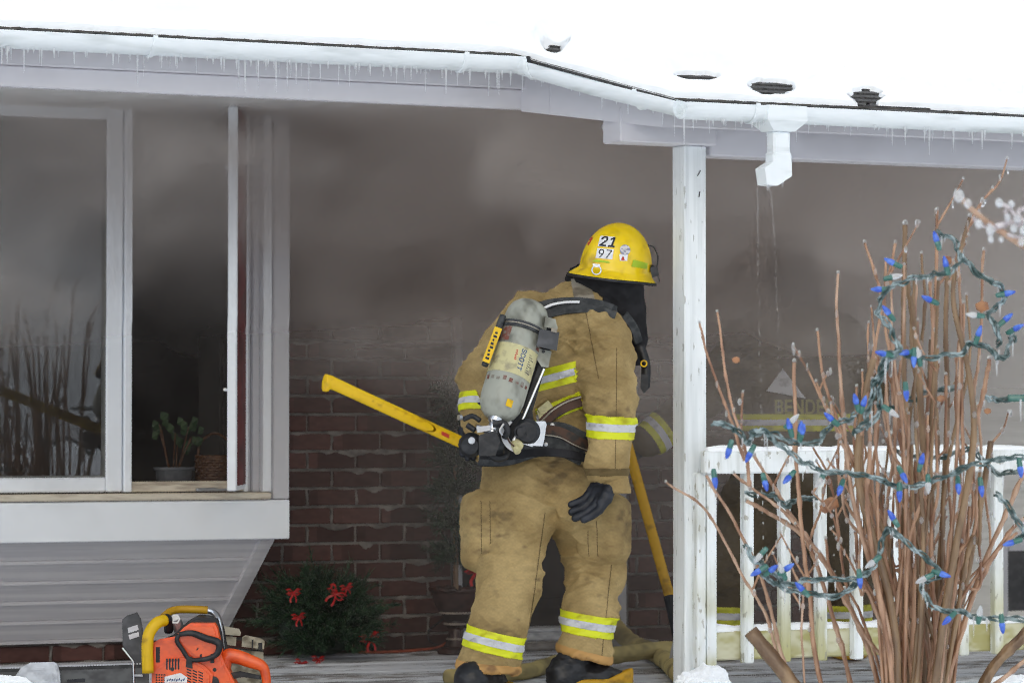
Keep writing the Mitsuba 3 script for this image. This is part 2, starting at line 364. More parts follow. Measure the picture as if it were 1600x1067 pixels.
put('snow_ground', snow_sheet(), 'm_snow_ground', True); labels['snow_ground'] = {'kind': 'structure'}

labels['porch_floor'] = {'kind': 'structure'}
y = YF; k = 0
while y < YW - .02:
    w = min(.134, YW - .004 - y)
    put('porch_floor__board', cbox([1.5, y, -.034], [13.2, y + w, .0025 * math.sin(k * 2.3)], .004), 'm_floor'); y += .14; k += 1
put('porch_floor__skirt', cbox([1.5, YF + .012, -.75], [13.2, YF + .04, -.036], .003), 'm_rail_mossy')
put('porch_floor__slab', cbox([1.5, YF + .05, -.75], [13.2, YW + .3, -.04], .003), 'm_concrete')

# ------------------------------------------------------------------ house: walls
labels['house'] = {'label': 'brick bungalow with a snow covered porch roof and smoke pouring from its open doorway', 'category': 'house'}
DX0, DX1, SX = 6.60, 7.42, 8.78           # doorway, start of the pale siding
wall = cat([cbox([2.0, YW + .006, -.7], [3.2, YW + .2, 2.5], .002), cbox([3.2, YW + .006, -.7], [5.55, YW + .2, .45], .002), cbox([5.55, YW + .006, -.7], [DX0 - .004, YW + .2, 2.5], .002),
            cbox([DX0 - .004, YW + .0065, 2.08], [DX1 + .004, YW + .2, 2.5], .002), cbox([DX1 + .004, YW + .006, -.7], [SX, YW + .2, 2.5], .002),
            cbox([DX0 - .004, YW + .0065, -.7], [DX1 + .004, YW + .2, .03], .002)])
put('house__brick_wall', wall, 'm_mortar')
CH, BL = .076, .221
def brick(x0, x1, z0):
    r = R.uniform(-1, 1, 4)
    return cbox([x0 + .006, YW - .009 + .004 * r[0], z0 + .006 + .001 * r[1]], [x1 - .006, YW + .03, z0 + CH - .006 + .001 * r[2]], .003)
mass, drips = [], []
for i in range(0, 33):
    off = 6.146 + (.0 if i % 2 == 0 else BL / 2) - 20 * BL
    for j in range(0, 45):
        a, b = off + j * BL, off + (j + 1) * BL; z0 = i * CH
        spans = [(2.0, DX0 - .008), (DX1 + .012, SX - .004)] if z0 < 2.05 else [(2.0, SX - .004)]
        for s0, s1 in spans:
            x0, x1 = max(a, s0), min(b, s1)
            if z0 > .42 and x0 < 5.62 < x1: x0 = 5.62
            if x1 - x0 < .04: continue
            if z0 > .085 and 3.2 < x0 and x0 < (5.60 if z0 > .42 else 5.30): continue
            if z0 < 1.36 and (x0 > 5.2 and x0 < 8.6 or (x0 > 4.3 and z0 < .1)): put('house__brick_wall__brick', brick(x0, x1, z0), 'm_brick')
            else: mass.append(brick(x0, x1, z0))
        if 4.2 < a < 8.6 and z0 < 1.36 and (z0 < .1 or a > (5.3 if z0 < .4 else 5.62)):    # mortar squeezed out of the joints and left uncut
            for kx in range(2):
                if R.random() < .46:
                    L = R.uniform(.05, .16); x = a + R.uniform(0, BL - .05)
                    if DX0 - .16 < x < DX1 or x > SX - .2: continue
                    t = np.linspace(0, 1, 9); z = z0 + .001 - .004 * R.random() * np.sin(t * 5 + R.random() * 6); rr = (.006 + .007 * R.random()) * (.35 + np.abs(np.sin(t * 3.1)) * (.7 + .5 * R.random(9)))
                    drips.append(sweep(np.c_[x + t * L, np.full(9, YW - .004), z - rr * .5], ring(7, .8, 1.0), rr))
            if R.random() < .6 and not (DX0 - .1 < a < DX1 + .02) and a < SX - .05:
                t = np.linspace(0, 1, 6); drips.append(sweep(np.c_[a + .003 * np.sin(t * 4 + R.random() * 6), np.full(6, YW - .003), z0 + .006 + t * .064], ring(6, 1, .7), .006 + .006 * R.random(6)))
put('house__brick_wall__brick_mass', cat(mass), 'm_brick', kind='stuff')
put('house__brick_wall__squeezed_mortar', cat(drips), 'm_mortar', 40, kind='stuff')

# pale siding right of the brick, with a low window
labels['house__siding_wall'] = {}
put('house__siding_wall', cbox([SX + .004, YW + .02, -.7], [13, YW + .2, 2.5], .002), 'm_siding')
z = .0
while z < 2.3:
    for x0, x1 in (((SX + .085, 9.36), (9.80, 12.9)) if .02 < z < .40 else ((SX + .085, 12.9),)):
        put('house__siding_wall__siding_board', hull([[x, yy, zz] for x in (x0, x1) for yy, zz in ((YW + .019, z), (YW + .019, z + .106), (YW + .009, z + .106), (YW - .004, z + .004), (YW - .004, z))]), 'm_siding')
    z += .107
put('house__siding_wall__corner_trim', cbox([SX + .0, YW - .014, -.02], [SX + .08, YW + .019, 2.3], .004), 'm_trim_grey')
put('house__low_window', cat([cbox([9.36, YW - .01, .02], [9.40, YW + .02, .42]), cbox([9.76, YW - .01, .02], [9.80, YW + .02, .42]), cbox([9.402, YW - .012, .02], [9.758, YW + .02, .07]), cbox([9.402, YW - .012, .37], [9.758, YW + .02, .42]), cbox([9.555, YW - .008, .072], [9.60, YW + .02, .368])]), 'm_trim_grey')
put('house__low_window__pane', cbox([9.40, YW + .008, .07], [9.76, YW + .018, .37], .001), 'm_dark_plastic')

# doorway
put('house__door_frame', cat([cbox([DX0, YW - .012, .07], [DX0 + .035, YW + .17, 2.06]), cbox([DX1 - .055, YW - .012, .07], [DX1, YW + .17, 2.06]), cbox([DX0 + .036, YW - .010, 2.02], [DX1 - .056, YW + .17, 2.06])]), 'm_trim_grey')
put('house__threshold', cat([cbox([DX0 + .002, YW - .05, .032], [DX1 - .002, YW + .16, .068], .006), cbox([DX0 + .04, YW - .03, .069], [DX1 - .06, YW + .12, .085], .004)]), 'm_alu')
put('house__door_step', cbox([DX0 - .04, YW - .20, .001], [DX1 + .06, YW - .012, .031], .008), 'm_concrete')

# dark room behind window and doorway
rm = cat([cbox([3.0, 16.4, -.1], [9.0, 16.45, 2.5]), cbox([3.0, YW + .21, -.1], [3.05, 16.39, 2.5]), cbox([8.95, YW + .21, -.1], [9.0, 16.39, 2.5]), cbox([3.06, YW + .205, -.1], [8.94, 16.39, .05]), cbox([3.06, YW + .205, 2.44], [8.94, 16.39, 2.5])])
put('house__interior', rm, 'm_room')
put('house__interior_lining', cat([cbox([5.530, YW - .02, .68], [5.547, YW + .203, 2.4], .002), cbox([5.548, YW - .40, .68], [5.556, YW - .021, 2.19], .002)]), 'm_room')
put('house__side_wall', cat([cbox([1.9, YW + .01, -.7], [1.99, 19, 2.6]), cbox([13.01, YW + .01, -.7], [13.1, 19, 2.6]), cbox([1.9, 19.01, -.7], [13.1, 19.1, 2.6])]), 'm_siding')

# bay window
BX0, BX1 = 3.2, 5.615
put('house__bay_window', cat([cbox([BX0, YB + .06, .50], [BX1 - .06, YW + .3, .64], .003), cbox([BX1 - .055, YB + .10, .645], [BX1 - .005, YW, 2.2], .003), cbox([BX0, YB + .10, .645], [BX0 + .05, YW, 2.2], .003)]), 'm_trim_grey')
xw = lambda u, y=YB: W(u, HV, y)[0]; zw = lambda v, u=300, y=YB: W(u, v, y)[2]
put('house__bay_window__base_board', cbox([BX0, YB - .02, zw(841, 450)], [xw(453, YB - .02), YB + .06, zw(780, 450)], .004), 'm_trim')
put('house__bay_window__sill', cbox([BX0, YB - .035, zw(780, 420) + .002], [xw(424, YB - .03), YB + .09, zw(768.5, 420)], .006), 'm_sill')
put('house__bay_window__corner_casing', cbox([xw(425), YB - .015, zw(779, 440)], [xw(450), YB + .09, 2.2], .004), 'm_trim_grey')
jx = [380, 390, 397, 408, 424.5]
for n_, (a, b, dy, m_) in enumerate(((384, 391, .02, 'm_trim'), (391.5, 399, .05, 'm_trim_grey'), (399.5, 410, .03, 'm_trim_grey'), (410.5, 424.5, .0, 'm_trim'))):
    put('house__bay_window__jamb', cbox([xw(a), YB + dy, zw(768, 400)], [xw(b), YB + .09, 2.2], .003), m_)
put('house__bay_window__mullion', cbox([xw(194), YB - .004, zw(768.5, 200)], [xw(206), YB + .09, 2.2], .004), 'm_trim')
zs0, zs1 = zw(769, 100), 2.17
put('house__bay_window__fixed_sash', cat([cbox([xw(166.5), YB + .004, zs0], [xw(192), YB + .05, zs1], .006), cbox([3.25, YB + .0055, zs0], [xw(166.2), YB + .05, zw(746, 100)], .006), cbox([3.25, YB + .0055, zs1 - .05], [xw(166.2), YB + .05, zs1], .006)]), 'm_trim')
put('house__bay_window__glazing_bead', cat([cbox([xw(164.5), YB + .010, zw(745.6, 100)], [xw(166.4), YB + .049, zs1 - .05], .002), cbox([3.25, YB + .0095, zw(745.8, 100)], [xw(164.3), YB + .049, zw(743, 100)], .002)]), 'm_grey_gasket')
def sheet(a, b, c, d): return tm([a, b, c, d], [[0, 1, 2], [0, 2, 3]])
x1 = xw(165.5); zb = zw(745, 100)
put('house__bay_window__fixed_pane', sheet([3.25, YB + .03, zb], [x1, YB + .03, zb], [x1, YB + .03, zs1 - .04], [3.25, YB + .03, zs1 - .04]), 'm_pane')
put('house__bay_window__inner_sill', cat([cbox([xw(206.5), YB + .02, zw(768, 280)], [xw(383.5), YB + .05, zw(757, 280)], .003), cbox([xw(206.5), YB + .052, zw(768, 280)], [xw(383.5), YB + .09, zw(752, 280)], .003)]), 'm_sill')
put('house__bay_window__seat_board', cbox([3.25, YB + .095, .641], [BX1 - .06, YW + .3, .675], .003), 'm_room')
# casement swung open about its right edge until it stands edge-on to the street
hx, hy = xw(383), YB + .008; dirn = np.array([-math.sin(math.radians(27.0)), -math.cos(math.radians(27.0)), 0]); nn = np.array([dirn[1], -dirn[0], 0])
def sash_box(s0, s1, t0, t1, z0, z1, c=.004):
    m = cbox([s0, t0, z0], [s1, t1, z1], c); v = m.vertices.copy()
    m.vertices = np.array([hx, hy, 0]) + v[:, :1] * dirn + v[:, 1:2] * nn + np.array([0, 0, 1.0]) * v[:, 2:]; return m
SL = .40; z0, z1 = zw(764, 370), 2.16
put('house__bay_window__open_casement', cat([sash_box(SL - .045, SL, 0, .036, z0, z1), sash_box(.002, .045, 0, .034, z0, z1), sash_box(.046, SL - .046, .001, .034, z0, z0 + .045), sash_box(.046, SL - .046, .001, .034, z1 - .045, z1)]), 'm_trim')
put('house__bay_window__casement_pane', sash_box(.04, SL - .04, .016, .019, z0 + .04, z1 - .04, .0005), 'm_pane')
put('house__bay_window__casement_seal', sash_box(.004, SL - .03, -.006, -.001, z0 + .02, z1 - .01, .001), 'm_dark_gasket')
for v in (272, 610):
    z = zw(v, 362); put('house__bay_window__latch_peg', sash_box(SL - .03, SL - .012, .036, .052, z - .006, z + .006, .003), 'm_badge_white')
put('house__bay_window__crank_arm', cat([tube([[xw(312), YB + .0, zw(766, 312)], [xw(335), YB - .02, zw(765, 335)], [xw(362), YB - .045, zw(763, 362)]], .005, 6), cbox([xw(308), YB + .0, zw(767.5, 310)], [xw(340), YB + .018, zw(762, 310)], .002)]), 'm_steel')
# sloping apron of horizontal boards under the bay
P0, P1 = np.array([YB + .03, zw(842, 300)]), np.array([YW - .035, .092])
nb = 5
for i in range(nb):
    a, b = P0 + (P1 - P0) * i / nb, P0 + (P1 - P0) * (i + 1) / nb; t = (b - a) / np.linalg.norm(b - a); nrm = np.array([t[1], -t[0]]); nrm *= np.sign(-nrm[0]) or 1
    f = lambda s: xw(430, YB) - .055 - .02 * s
    def slat(sec): return hull([[x, q[0], q[1]] for q in sec for x in (BX0, f((i + .5) / nb))])
    put('house__bay_window__apron_board', cat([slat([a - nrm * .02, b - nrm * .02, a + nrm * .003, b - t * .020 + nrm * .010, b - t * .017 - nrm * .004]), slat([b - t * .016 - nrm * .01, b - t * .0155 + nrm * .012, b - t * .003 + nrm * .016, b - t * .001 - nrm * .01])]), 'm_bay_siding')
e0, e1 = np.array([xw(430, YB) - .03, P0[0] - .015, P0[1]]), np.array([xw(430, YB) - .06, P1[0] - .015, P1[1] - .005])
t = (e1 - e0) / np.linalg.norm(e1 - e0); nrm = np.cross(t, [1, 0, 0]); nrm *= -np.sign(nrm[1])
put('house__bay_window__apron_trim', cat([hull([e + np.array([dx, 0, 0]) + nrm * q for e in (e0, e1) for dx in (-.028, .004) for q in (-.03, .014)]), hull([e + np.array([dx, 0, 0]) + nrm * q for e in (e0, e1) for dx in (.008, .032) for q in (-.05, .008)])]), 'm_bay_siding')
put('house__bay_window__apron_side', hull([[BX1 - .25, YB + .05, P0[1]], [BX1 - .25, YW, P0[1]], [BX1 - .25, YW, P1[1]], [BX1 - .26, YB + .05, P0[1]], [BX1 - .26, YW, P0[1]], [BX1 - .26, YW, P1[1]]]), 'm_bay_siding')

# ------------------------------------------------------------------ porch roof, fascia, beams
XL, YL, YR, XR = 5.755, 11.30, 10.72, 6.09
PITCH = .33; ZE = 2.257
eave = lambda x: np.interp(x, [XL, XR], [YL, YR])
roofz = lambda y: ZE + (y - YL) * PITCH
def roof_deck():
    xs = np.concatenate([np.linspace(1.2, XL, 6), np.linspace(XL, XR, 5)[1:], np.linspace(XR, 13.6, 6)[1:]]); top = []; rows = []
    for x in xs: rows.append([[x, eave(x), roofz(eave(x))], [x, 16.3, roofz(16.3)], [x, 21.3, roofz(11.3)], [x, 21.3, roofz(11.3) - .03], [x, 16.3, roofz(16.3) - .04], [x, eave(x), roofz(eave(x)) - .008]])
    rows = np.array(rows); n, m = rows.shape[:2]; f = []
    for i in range(n - 1):
        for j in range(m):
            a, b = i * m + j, i * m + (j + 1) % m; f += [[a, b, b + m], [a, b + m, a + m]]
    for j in range(1, m - 1): f += [[0, j, j + 1], [(n - 1) * m, (n - 1) * m + j + 1, (n - 1) * m + j]]
    me = tm(rows.reshape(-1, 3), f); me.fix_normals(); return me
put('house__roof', roof_deck(), 'm_shingle')
HOLES = []
for u, v, wu, hv in ((865, 77, 12, 5), (1078, 121, 22, 3), (1104, 122, 18, 3), (1206, 137, 35, 8.5), (1355, 151, 24, 9)):
    k = (u - 800) / F
    def ray(vv, lift):      # sight line against the roof plane raised by lift
        sl, q = (HV - vv) / F, CT - ST * k; D = (ZE + lift - YL * PITCH - ZC) / (sl - q * PITCH); return D * (ST + CT * k), D * q, D
    xn, yn, _ = ray(v + hv, .022); xf, yf, D = ray(v - hv, .004); HOLES.append(((xn + xf) / 2, (yn + yf) / 2, wu * D / F * 1.15, (yf - yn) / 2, (xf - xn) / (yf - yn)))
def snow_slab():
    xs = np.unique(np.concatenate([np.linspace(1.2, 4.2, 30), np.linspace(4.2, 9.6, 420), np.linspace(9.6, 13.6, 30), [XL, XR]])); ts = np.concatenate([np.linspace(0, .9, 110), np.linspace(.9, 5.6, 40)[1:]])
    e = eave(xs)[:, None]; y = e + .012 + (ts[None] / 5.6) * (16.3 - e - .012); x = np.broadcast_to(xs[:, None], y.shape)
    p = np.stack([x, y, 0 * y], -1); d = y - e
    th = .026 + .055 * smoothstepn(.0, .30, d) + .012 * (meshkit.fbm(p * [5, 9, 1], 3, 2) - .5) + .03 * (meshkit.fbm(p * [1.3, 2, 1], 2, 9) - .5) * smoothstepn(.05, .3, d)
    rough = smoothstepn(.12, .2, d) * (1 - smoothstepn(.3, .5, d)) * smoothstepn(.48, .6, meshkit.fbm(p * [1.1, 1.5, 1], 2, 4)); th -= .028 * rough * meshkit.noise(p * [38, 24, 1], 6)
    for hx_, hy_, a, b, sk in HOLES:
        r = np.sqrt(((x - hx_ - sk * (y - hy_)) / a) ** 2 + ((y - hy_) / b) ** 2) + .30 * (meshkit.noise(p * [26, 26, 1], 8) - .5); w = 1 - smoothstepn(1.2, 2.6, r); th = th * (1 - w) + np.minimum(th, .024) * w
        th = np.where(r < 1, -.03, th * (.75 + .25 * smoothstepn(1, 1.15, r)))
    z = roofz(y) + np.maximum(th, -.03); n, m = z.shape; v = np.stack([x, y, z], -1).reshape(-1, 3)
    i, j = np.meshgrid(np.arange(n - 1), np.arange(m - 1), indexing='ij'); a = (i * m + j).ravel(); f = np.vstack([np.c_[a, a + m, a + m + 1], np.c_[a, a + m + 1, a + 1]])
    fr = np.stack([xs, eave(xs) + .012, roofz(eave(xs) + .012) + .001], -1); o = len(v); v = np.vstack([v, fr]); a = np.arange(n - 1); f = np.vstack([f, np.c_[o + a, o + a + 1, (a + 1) * m], np.c_[o + a, (a + 1) * m, a * m]])
    return tm(v, f)
def smoothstepn(a, b, x):
    t = np.clip((x - a) / (b - a), 0, 1); return t * t * (3 - 2 * t)
put('roof_snow', snow_slab(), 'm_snow', True); labels['roof_snow'] = {'label': 'thick white snow lying on the whole porch roof with a few melted holes', 'category': 'snow', 'kind': 'stuff'}
for hx_, hy_, a, b, sk in HOLES:
    for r in range(-3, 4):
        y0 = round(hy_ / .065) * .065 + r * .065
        if abs(y0 - hy_) < b + .06:
            x = hx_ - a - .03
            while x < hx_ + a + .03:
                w = R.uniform(.07, .12); put('house__roof__shingle', hull([[xx, yy, roofz(yy) + dz] for xx in (x, x + w - .004) for yy, dz in ((y0, .0), (y0, .011), (y0 + .07, .001), (y0 + .07, .004))]), 'm_shingle'); x += w
# rope-like dark edge between gutter lip and snow
edge = []
for (a, b) in (((1.2, YL), (XL, YL)), ((XL, YL), (XR, YR)), ((XR, YR), (13.6, YR))):
    n = int(np.hypot(b[0] - a[0], b[1] - a[1]) / .03); t = np.linspace(0, 1, n + 1); p = np.c_[a[0] + (b[0] - a[0]) * t, a[1] + (b[1] - a[1]) * t, 0 * t]; p[:, 2] = roofz(p[:, 1]) + .003; p[:, 1] -= .012
    edge.append(sweep(p, ring(6), .0030 * (meshkit.noise(np.c_[np.arange(n + 1) * .09, np.zeros(n + 1), np.zeros(n + 1)], len(edge)) > .30) * (.55 + .45 * np.sin(np.arange(n + 1) * 2.6)) + .0006 + .0012 * R.random(n + 1)))
put('house__roof__drip_edge', cat(edge), 'm_drip', True)
put('house__porch_ceiling', cat([cbox([1.5, YL + .16, 2.16], [13.2, YW + .19, 2.18], .002), cbox([6.2, YR + .36, 2.02], [13.2, YL + .155, 2.04], .002)]), 'm_ceiling')
put('house__fascia', cbox([1.2, 11.42, 2.078], [6.6, 11.46, 2.148], .004), 'm_fascia')
put('house__fascia_upper', cbox([1.2, 11.402, 2.150], [6.6, 11.44, 2.235], .004), 'm_fascia')
put('house__gable_return', hull([[XL + .1, YL + .12, 2.07], [XL + .1, YL + .12, 2.25], [XR + .02, YR + .12, 1.98], [XR + .02, YR + .12, 2.06], [XL + .14, YL + .12, 2.07], [XL + .14, YL + .12, 2.25], [XR + .06, YR + .12, 1.98], [XR + .06, YR + .12, 2.06]]), 'm_fascia')
put('house__beam_end', cbox([6.033, 11.0, 1.939], [6.425, 11.134, 2.062], .005), 'm_fascia')
put('house__porch_beam', cbox([6.428, 11.055, 1.906], [13.2, 11.18, 2.07], .005), 'm_fascia')
put('house__porch_fascia', cbox([6.15, YR + .13, 1.985], [13.2, YR + .16, 2.06], .004), 'm_fascia')
put('house__gable_side', cat([cbox([1.2, 11.47, 2.24], [1.25, 19, 2.3])]), 'm_fascia')

# gutter: half-round, three runs
labels['rain_gutter'] = {'label': 'white half round rain gutter hung with icicles along the snowy porch eave', 'category': 'gutter'}
GR = .056
def half_round(pts, r=GR):
    t = np.linspace(0, np.pi, 12); o = np.c_[-np.cos(t) * r, -np.sin(t) * r]; i = np.c_[-np.cos(t) * (r - .004), -np.sin(t) * (r - .004)][::-1]
    return sweep(np.asarray(pts, float), np.vstack([o, i]), None, [0, 0, 1])
gz = lambda y: ZE + (y - YL) * PITCH - .016
run = [[1.2, YL - .06, gz(YL)], [XL, YL - .06, gz(YL)]]
put('rain_gutter__left_run', half_round(run), 'm_gutter', 40)
put('rain_gutter__sloping_run', half_round([[XL + .012, YL - .065, gz(YL) - .006], [XL + .15, YL - .345, (gz(YL) + gz(YR)) / 2], [XR - .01, YR - .068, gz(YR) + .004]], GR * .97), 'm_gutter', 40)
put('rain_gutter__right_run', half_round([[XR - .01, YR - .06, gz(YR)], [13.4, YR - .06, gz(YR)]]), 'm_gutter', 40)
put('rain_gutter__end_cap', cbox([XL + .001, YL - .121, gz(YL) - .05], [XL + .016, YL - .002, gz(YL) + .002], .002), 'm_dark_plastic')
def gx(u, y): return W(u, HV, y)[0]
def bracket(p, d):
    t = np.linspace(-.1, np.pi * .62, 10); d = np.asarray(d, float) / np.linalg.norm(d); nrm = np.cross(d, [0, 0, 1.0]); nrm *= -1 if nrm[1] > 0 else 1
    pts = p + np.cos(t)[:, None] * nrm * (GR + .004) - np.sin(t)[:, None] * np.array([0, 0, GR + .004]); return sweep(pts, [[-.008, -.0025], [.008, -.0025], [.008, .0025], [-.008, .0025]], None, pts - p)
for u in (232, 718): put('rain_gutter__bracket', bracket(np.array([gx(u, YL - .06), YL - .06, gz(YL)]), [1, 0, 0]), 'm_gutter', 40)
dd = np.array([XR - XL, YR - YL, gz(YR) - gz(YL)])
for s in (.09, .76): put('rain_gutter__bracket', bracket(np.array([XL, YL - .06, gz(YL)]) + dd * s, dd), 'm_gutter', 40)
for u in (1172,): put('rain_gutter__bracket', bracket(np.array([gx(u, YR - .06), YR - .06, gz(YR)]), [1, 0, 0]), 'm_gutter', 40)
xo, yo, zo = gx(1217, YR - .06), YR - .06, gz(YR)
put('rain_gutter__outlet', cat([hull([[xo + sx * w, yo + sy * d, zo + z] for sx in (-1, 1) for sy in (-1, 1) for w, d, z in ((.078, .062, .002), (.080, .064, -.05), (.044, .04, -.085))])]), 'm_gutter')
put('rain_gutter__downspout', cbox([xo - .034, yo - .028, zo - .175], [xo + .034, yo + .028, zo - .083], .008), 'm_gutter')
put('rain_gutter__elbow', cat([cbox([xo - .038, yo - .032, zo - .200], [xo + .038, yo + .032, zo - .155], .008), hull([[xo + a, yo + b * .032, zo + z] for b in (-1, 1) for a, z in ((-.034, -.190), (.035, -.190), (.035, -.240), (-.022, -.275), (-.066, -.272), (-.075, -.215))])]), 'm_gutter')

# post and railing
labels['porch_post'] = {'label': 'white painted square porch post with cracked paint holding up the beam', 'category': 'post'}
put('porch_post__shaft', cbox([6.308, 11.03, .001], [6.398, 11.12, 1.938], .005), 'm_white_wood')
put('porch_post__staple', cat([tube([[6.36, 11.029, 1.83], [6.372, 11.027, 1.85]], .0018, 5, 2, False), tube([[6.366, 11.028, 1.755], [6.369, 11.027, 1.775]], .0018, 5, 2, False)]), 'm_dark_plastic')
labels['porch_railing'] = {'label': 'white wooden porch railing with square balusters and a mossy bottom rail', 'category': 'railing'}
put('porch_railing__top_rail', cbox([6.345, 10.95, .773], [12.9, 10.988, .855], .006), 'm_rail')
put('porch_railing__bottom_rail', cbox([6.402, 11.032, .108], [12.9, 11.07, .212], .006), 'm_rail_mossy')
put('porch_railing__end_board', cbox([6.335, 10.992, .085], [6.373, 11.028, .775], .004), 'm_rail')
for k in range(1, 16):
    x = 6.378 + .1535 * (k - 1) if k > 1 else 6.378
    put('porch_railing__baluster', cbox([x, 10.991, .098 - .012 * (k == 1)], [x + .039, 11.029, .80 if k > 1 else .772], .004), 'm_rail')
def snow_strip(x0, x1, yc, w, z, hgt, seed):
    n = int((x1 - x0) / .02); t = np.linspace(0, 1, n + 1); p = np.c_[x0 + (x1 - x0) * t, np.full(n + 1, yc), np.full(n + 1, z)]
    a = np.linspace(0, np.pi, 7); prof = np.vstack([np.c_[np.cos(a) * w, np.sin(a) * hgt], [[-w, -.003], [w, -.003]]]); q = np.stack([np.arange(n + 1) * .31, t * 0 + seed, t * 0], -1)
    return sweep(p, prof, .55 + .9 * meshkit.fbm(q, 3, seed), [0, 0, 1])
thing('rail_snow', 'thin line of snow and ice along the top of the porch railing', 'snow', kind='stuff')
put('rail_snow', snow_strip(6.36, 12.9, 10.969, .017, .855, .016, 3), 'm_snow', 50, kind=None)
thing('lower_rail_snow', 'wet white snow caught along the mossy bottom rail behind the balusters', 'snow', kind='stuff')
put('lower_rail_snow', snow_strip(6.42, 12.9, 11.051, .018, .212, .022, 5), 'm_snow', 50)
# ------------------------------------------------------------------ firefighter in front (built facing right and away, then turned into the world)
def folds(z_freq, amp, shear=.4, seed=0, zones=()):
    """cloth folds along the normal: sharp ridges that run round the limb in three sizes, stronger in the given zones (centre, radius, gain)"""
    def fn(v):
        w = np.stack([meshkit.fbm(v * 6 + 3.7 * seed + k, 2, seed + k) - .5 for k in range(2)], -1); g = np.ones(len(v)) * .6; out = 0
        gate = meshkit.fbm(v * 4.2 + 11 + seed, 3, seed + 9); gate = np.clip((gate - .34) / .30, 0, 1); g = g * (.35 + 1.25 * gate * gate)
        for c, rad, gain in zones: g += gain * np.exp(-((v - c) ** 2).sum(1) / rad ** 2)
        for i, (fq, am, an) in enumerate(((.75, .50, .45), (1.6, .85, .36), (3.0, .45, .42))):
            sgn = 1 if i != 1 else -1; zz = v[:, 2] + sgn * shear * v[:, 0] + .13 * w[:, 0] / (1 + i)
            q = np.stack([(v[:, 0] + .1 * w[:, 1]) * z_freq * fq * an + 1.3 * seed, v[:, 1] * z_freq * fq * an, zz * z_freq * fq], -1)
            r = 1 - np.abs(2 * meshkit.noise(q, seed + 5 * i) - 1); out = out + am * (r ** 3.2 - .24)
        return amp * g * out + .011 * (meshkit.fbm(v * 5.5, 3, seed + 3) - .5)
    return fn

P = thing('person', 'firefighter in tan coat and trousers and yellow helmet stepping towards the doorway', 'person')
sh = {k: K(*v).astype(np.float32) for k, v in dict(
    lowL=(795, 700, 12.72), lowR=(878, 700, 12.72), midL=(808, 600, 12.76), midR=(880, 590, 12.75), upL=(835, 520, 12.84), upR=(910, 520, 12.76), neck=(918, 478, 12.84),
    shL=(792, 548, 12.86), elL=(757, 588, 12.80), wrL=(749, 672, 12.68), shR=(938, 530, 12.70), elR=(955, 632, 12.58), cuR=(951, 742, 12.52)).items()}
def f_torso(p):
    d = smin(.07, cap(p, sh['lowL'], sh['midL'], .125, .14), cap(p, sh['lowR'], sh['midR'], .115, .13), cap(p, sh['midL'], sh['upL'], .14, .125), cap(p, sh['midR'], sh['upR'], .13, .11))
    d = smin(.06, d, cap(p, sh['upL'], sh['upR'], .12, .1), cap(p, sh['upR'], sh['neck'], .09, .085), cap(p, sh['upL'], sh['neck'], .11, .08))
    return d
def f_armR(p): return smin(.03, cap(p, sh['shR'], sh['elR'], .108, .084), cap(p, sh['elR'], sh['cuR'], .082, .067))
def f_armL(p): return smin(.03, cap(p, sh['shL'], sh['elL'], .10, .085), cap(p, sh['elL'], sh['wrL'], .085, .062))
col0, col1 = K(900, 472, 12.82), K(948, 486, 12.76)
def f_collar(p): return smin(.04, cap(p, K(905, 470, 12.86), K(928, 478, 12.84), .075, .085), ell(p, K(918, 466, 12.86), (.082, .08, .055)))
cut_hem = K(0, 722, 12.72)[2]; cut_cuff = K(0, 748, 12.52)[2]
def f_coat(p):
    d = smin(.045, f_torso(p), f_armL(p)); d = smin(.028, d, f_armR(p)); d = smin(.03, d, f_collar(p))
    hem = np.where(p[..., 0] > (905 - 800) / F * 12.6, cut_cuff, cut_hem) - p[..., 2]
    return np.maximum(d, hem)
lo, hi = K(700, 770, 12.3), K(1030, 430, 13.2)
fold_coat = folds(12, .021, .5, 3, ((sh['elR'], .10, 1.2), (sh['elL'], .1, 1.0), (K(905, 560, 12.6), .10, .9), (K(930, 520, 12.6), .09, .7), (K(860, 650, 12.6), .1, .5)))
coat = displace(relax(snet(f_coat, lo, hi, .0066), 6), fold_coat)
put('person__coat', kw(coat), 'm_tan', True)
def shell(mesh, planes, off, skirt=.010, keep=None):
    """a piece of tape lying on the folds: the mesh lifted off by off, cut by planes (point, inward normal), with edges turned down"""
    q = displace(mesh, lambda v: np.full(len(v), off))
    if keep is not None:
        k = keep(q.triangles_center); q = q.submesh([np.nonzero(k)[0]], append=True, repair=False)
    for c, n in planes: q = q.slice_plane(np.asarray(c, float), np.asarray(n, float))
    q.merge_vertices(); pcs = q.split(only_watertight=False); q = max(pcs, key=lambda m: m.area) if len(pcs) > 1 else q
    n = vnormals(q); e = q.edges_sorted; E = q.edges; u, inv, cnt = np.unique(e, axis=0, return_inverse=True, return_counts=True); E = E[cnt[inv.ravel()] == 1]
    v = np.vstack([q.vertices, q.vertices - n * skirt]); N = len(q.vertices)
    return tm(v, np.vstack([q.faces, np.c_[E[:, 1], E[:, 0], E[:, 0] + N], np.c_[E[:, 1], E[:, 0] + N, E[:, 1] + N]]))
def tape(key, mesh, c, axis, half, keep=None, lime='m_lime', off=.005):
    c = np.asarray(c, float); ax = np.asarray(axis, float); ax /= np.linalg.norm(ax)
    band = lambda h: [(c - ax * h, ax), (c + ax * h, -ax)]
    put(key, kw(shell(mesh, band(half), off, keep=keep)), lime, 40); put(key + '__silver_strip', kw(shell(mesh, band(half * .34), off + .003, .005, keep)), 'm_silver_tape', 40)
near = lambda c, r, f=None, g=None: (lambda p: (np.linalg.norm(p - c, axis=1) < r) & ((f(p) < g(p) + .004) if f else True))
bx_ = lambda c, r: (np.asarray(c) - r, np.asarray(c) + r)
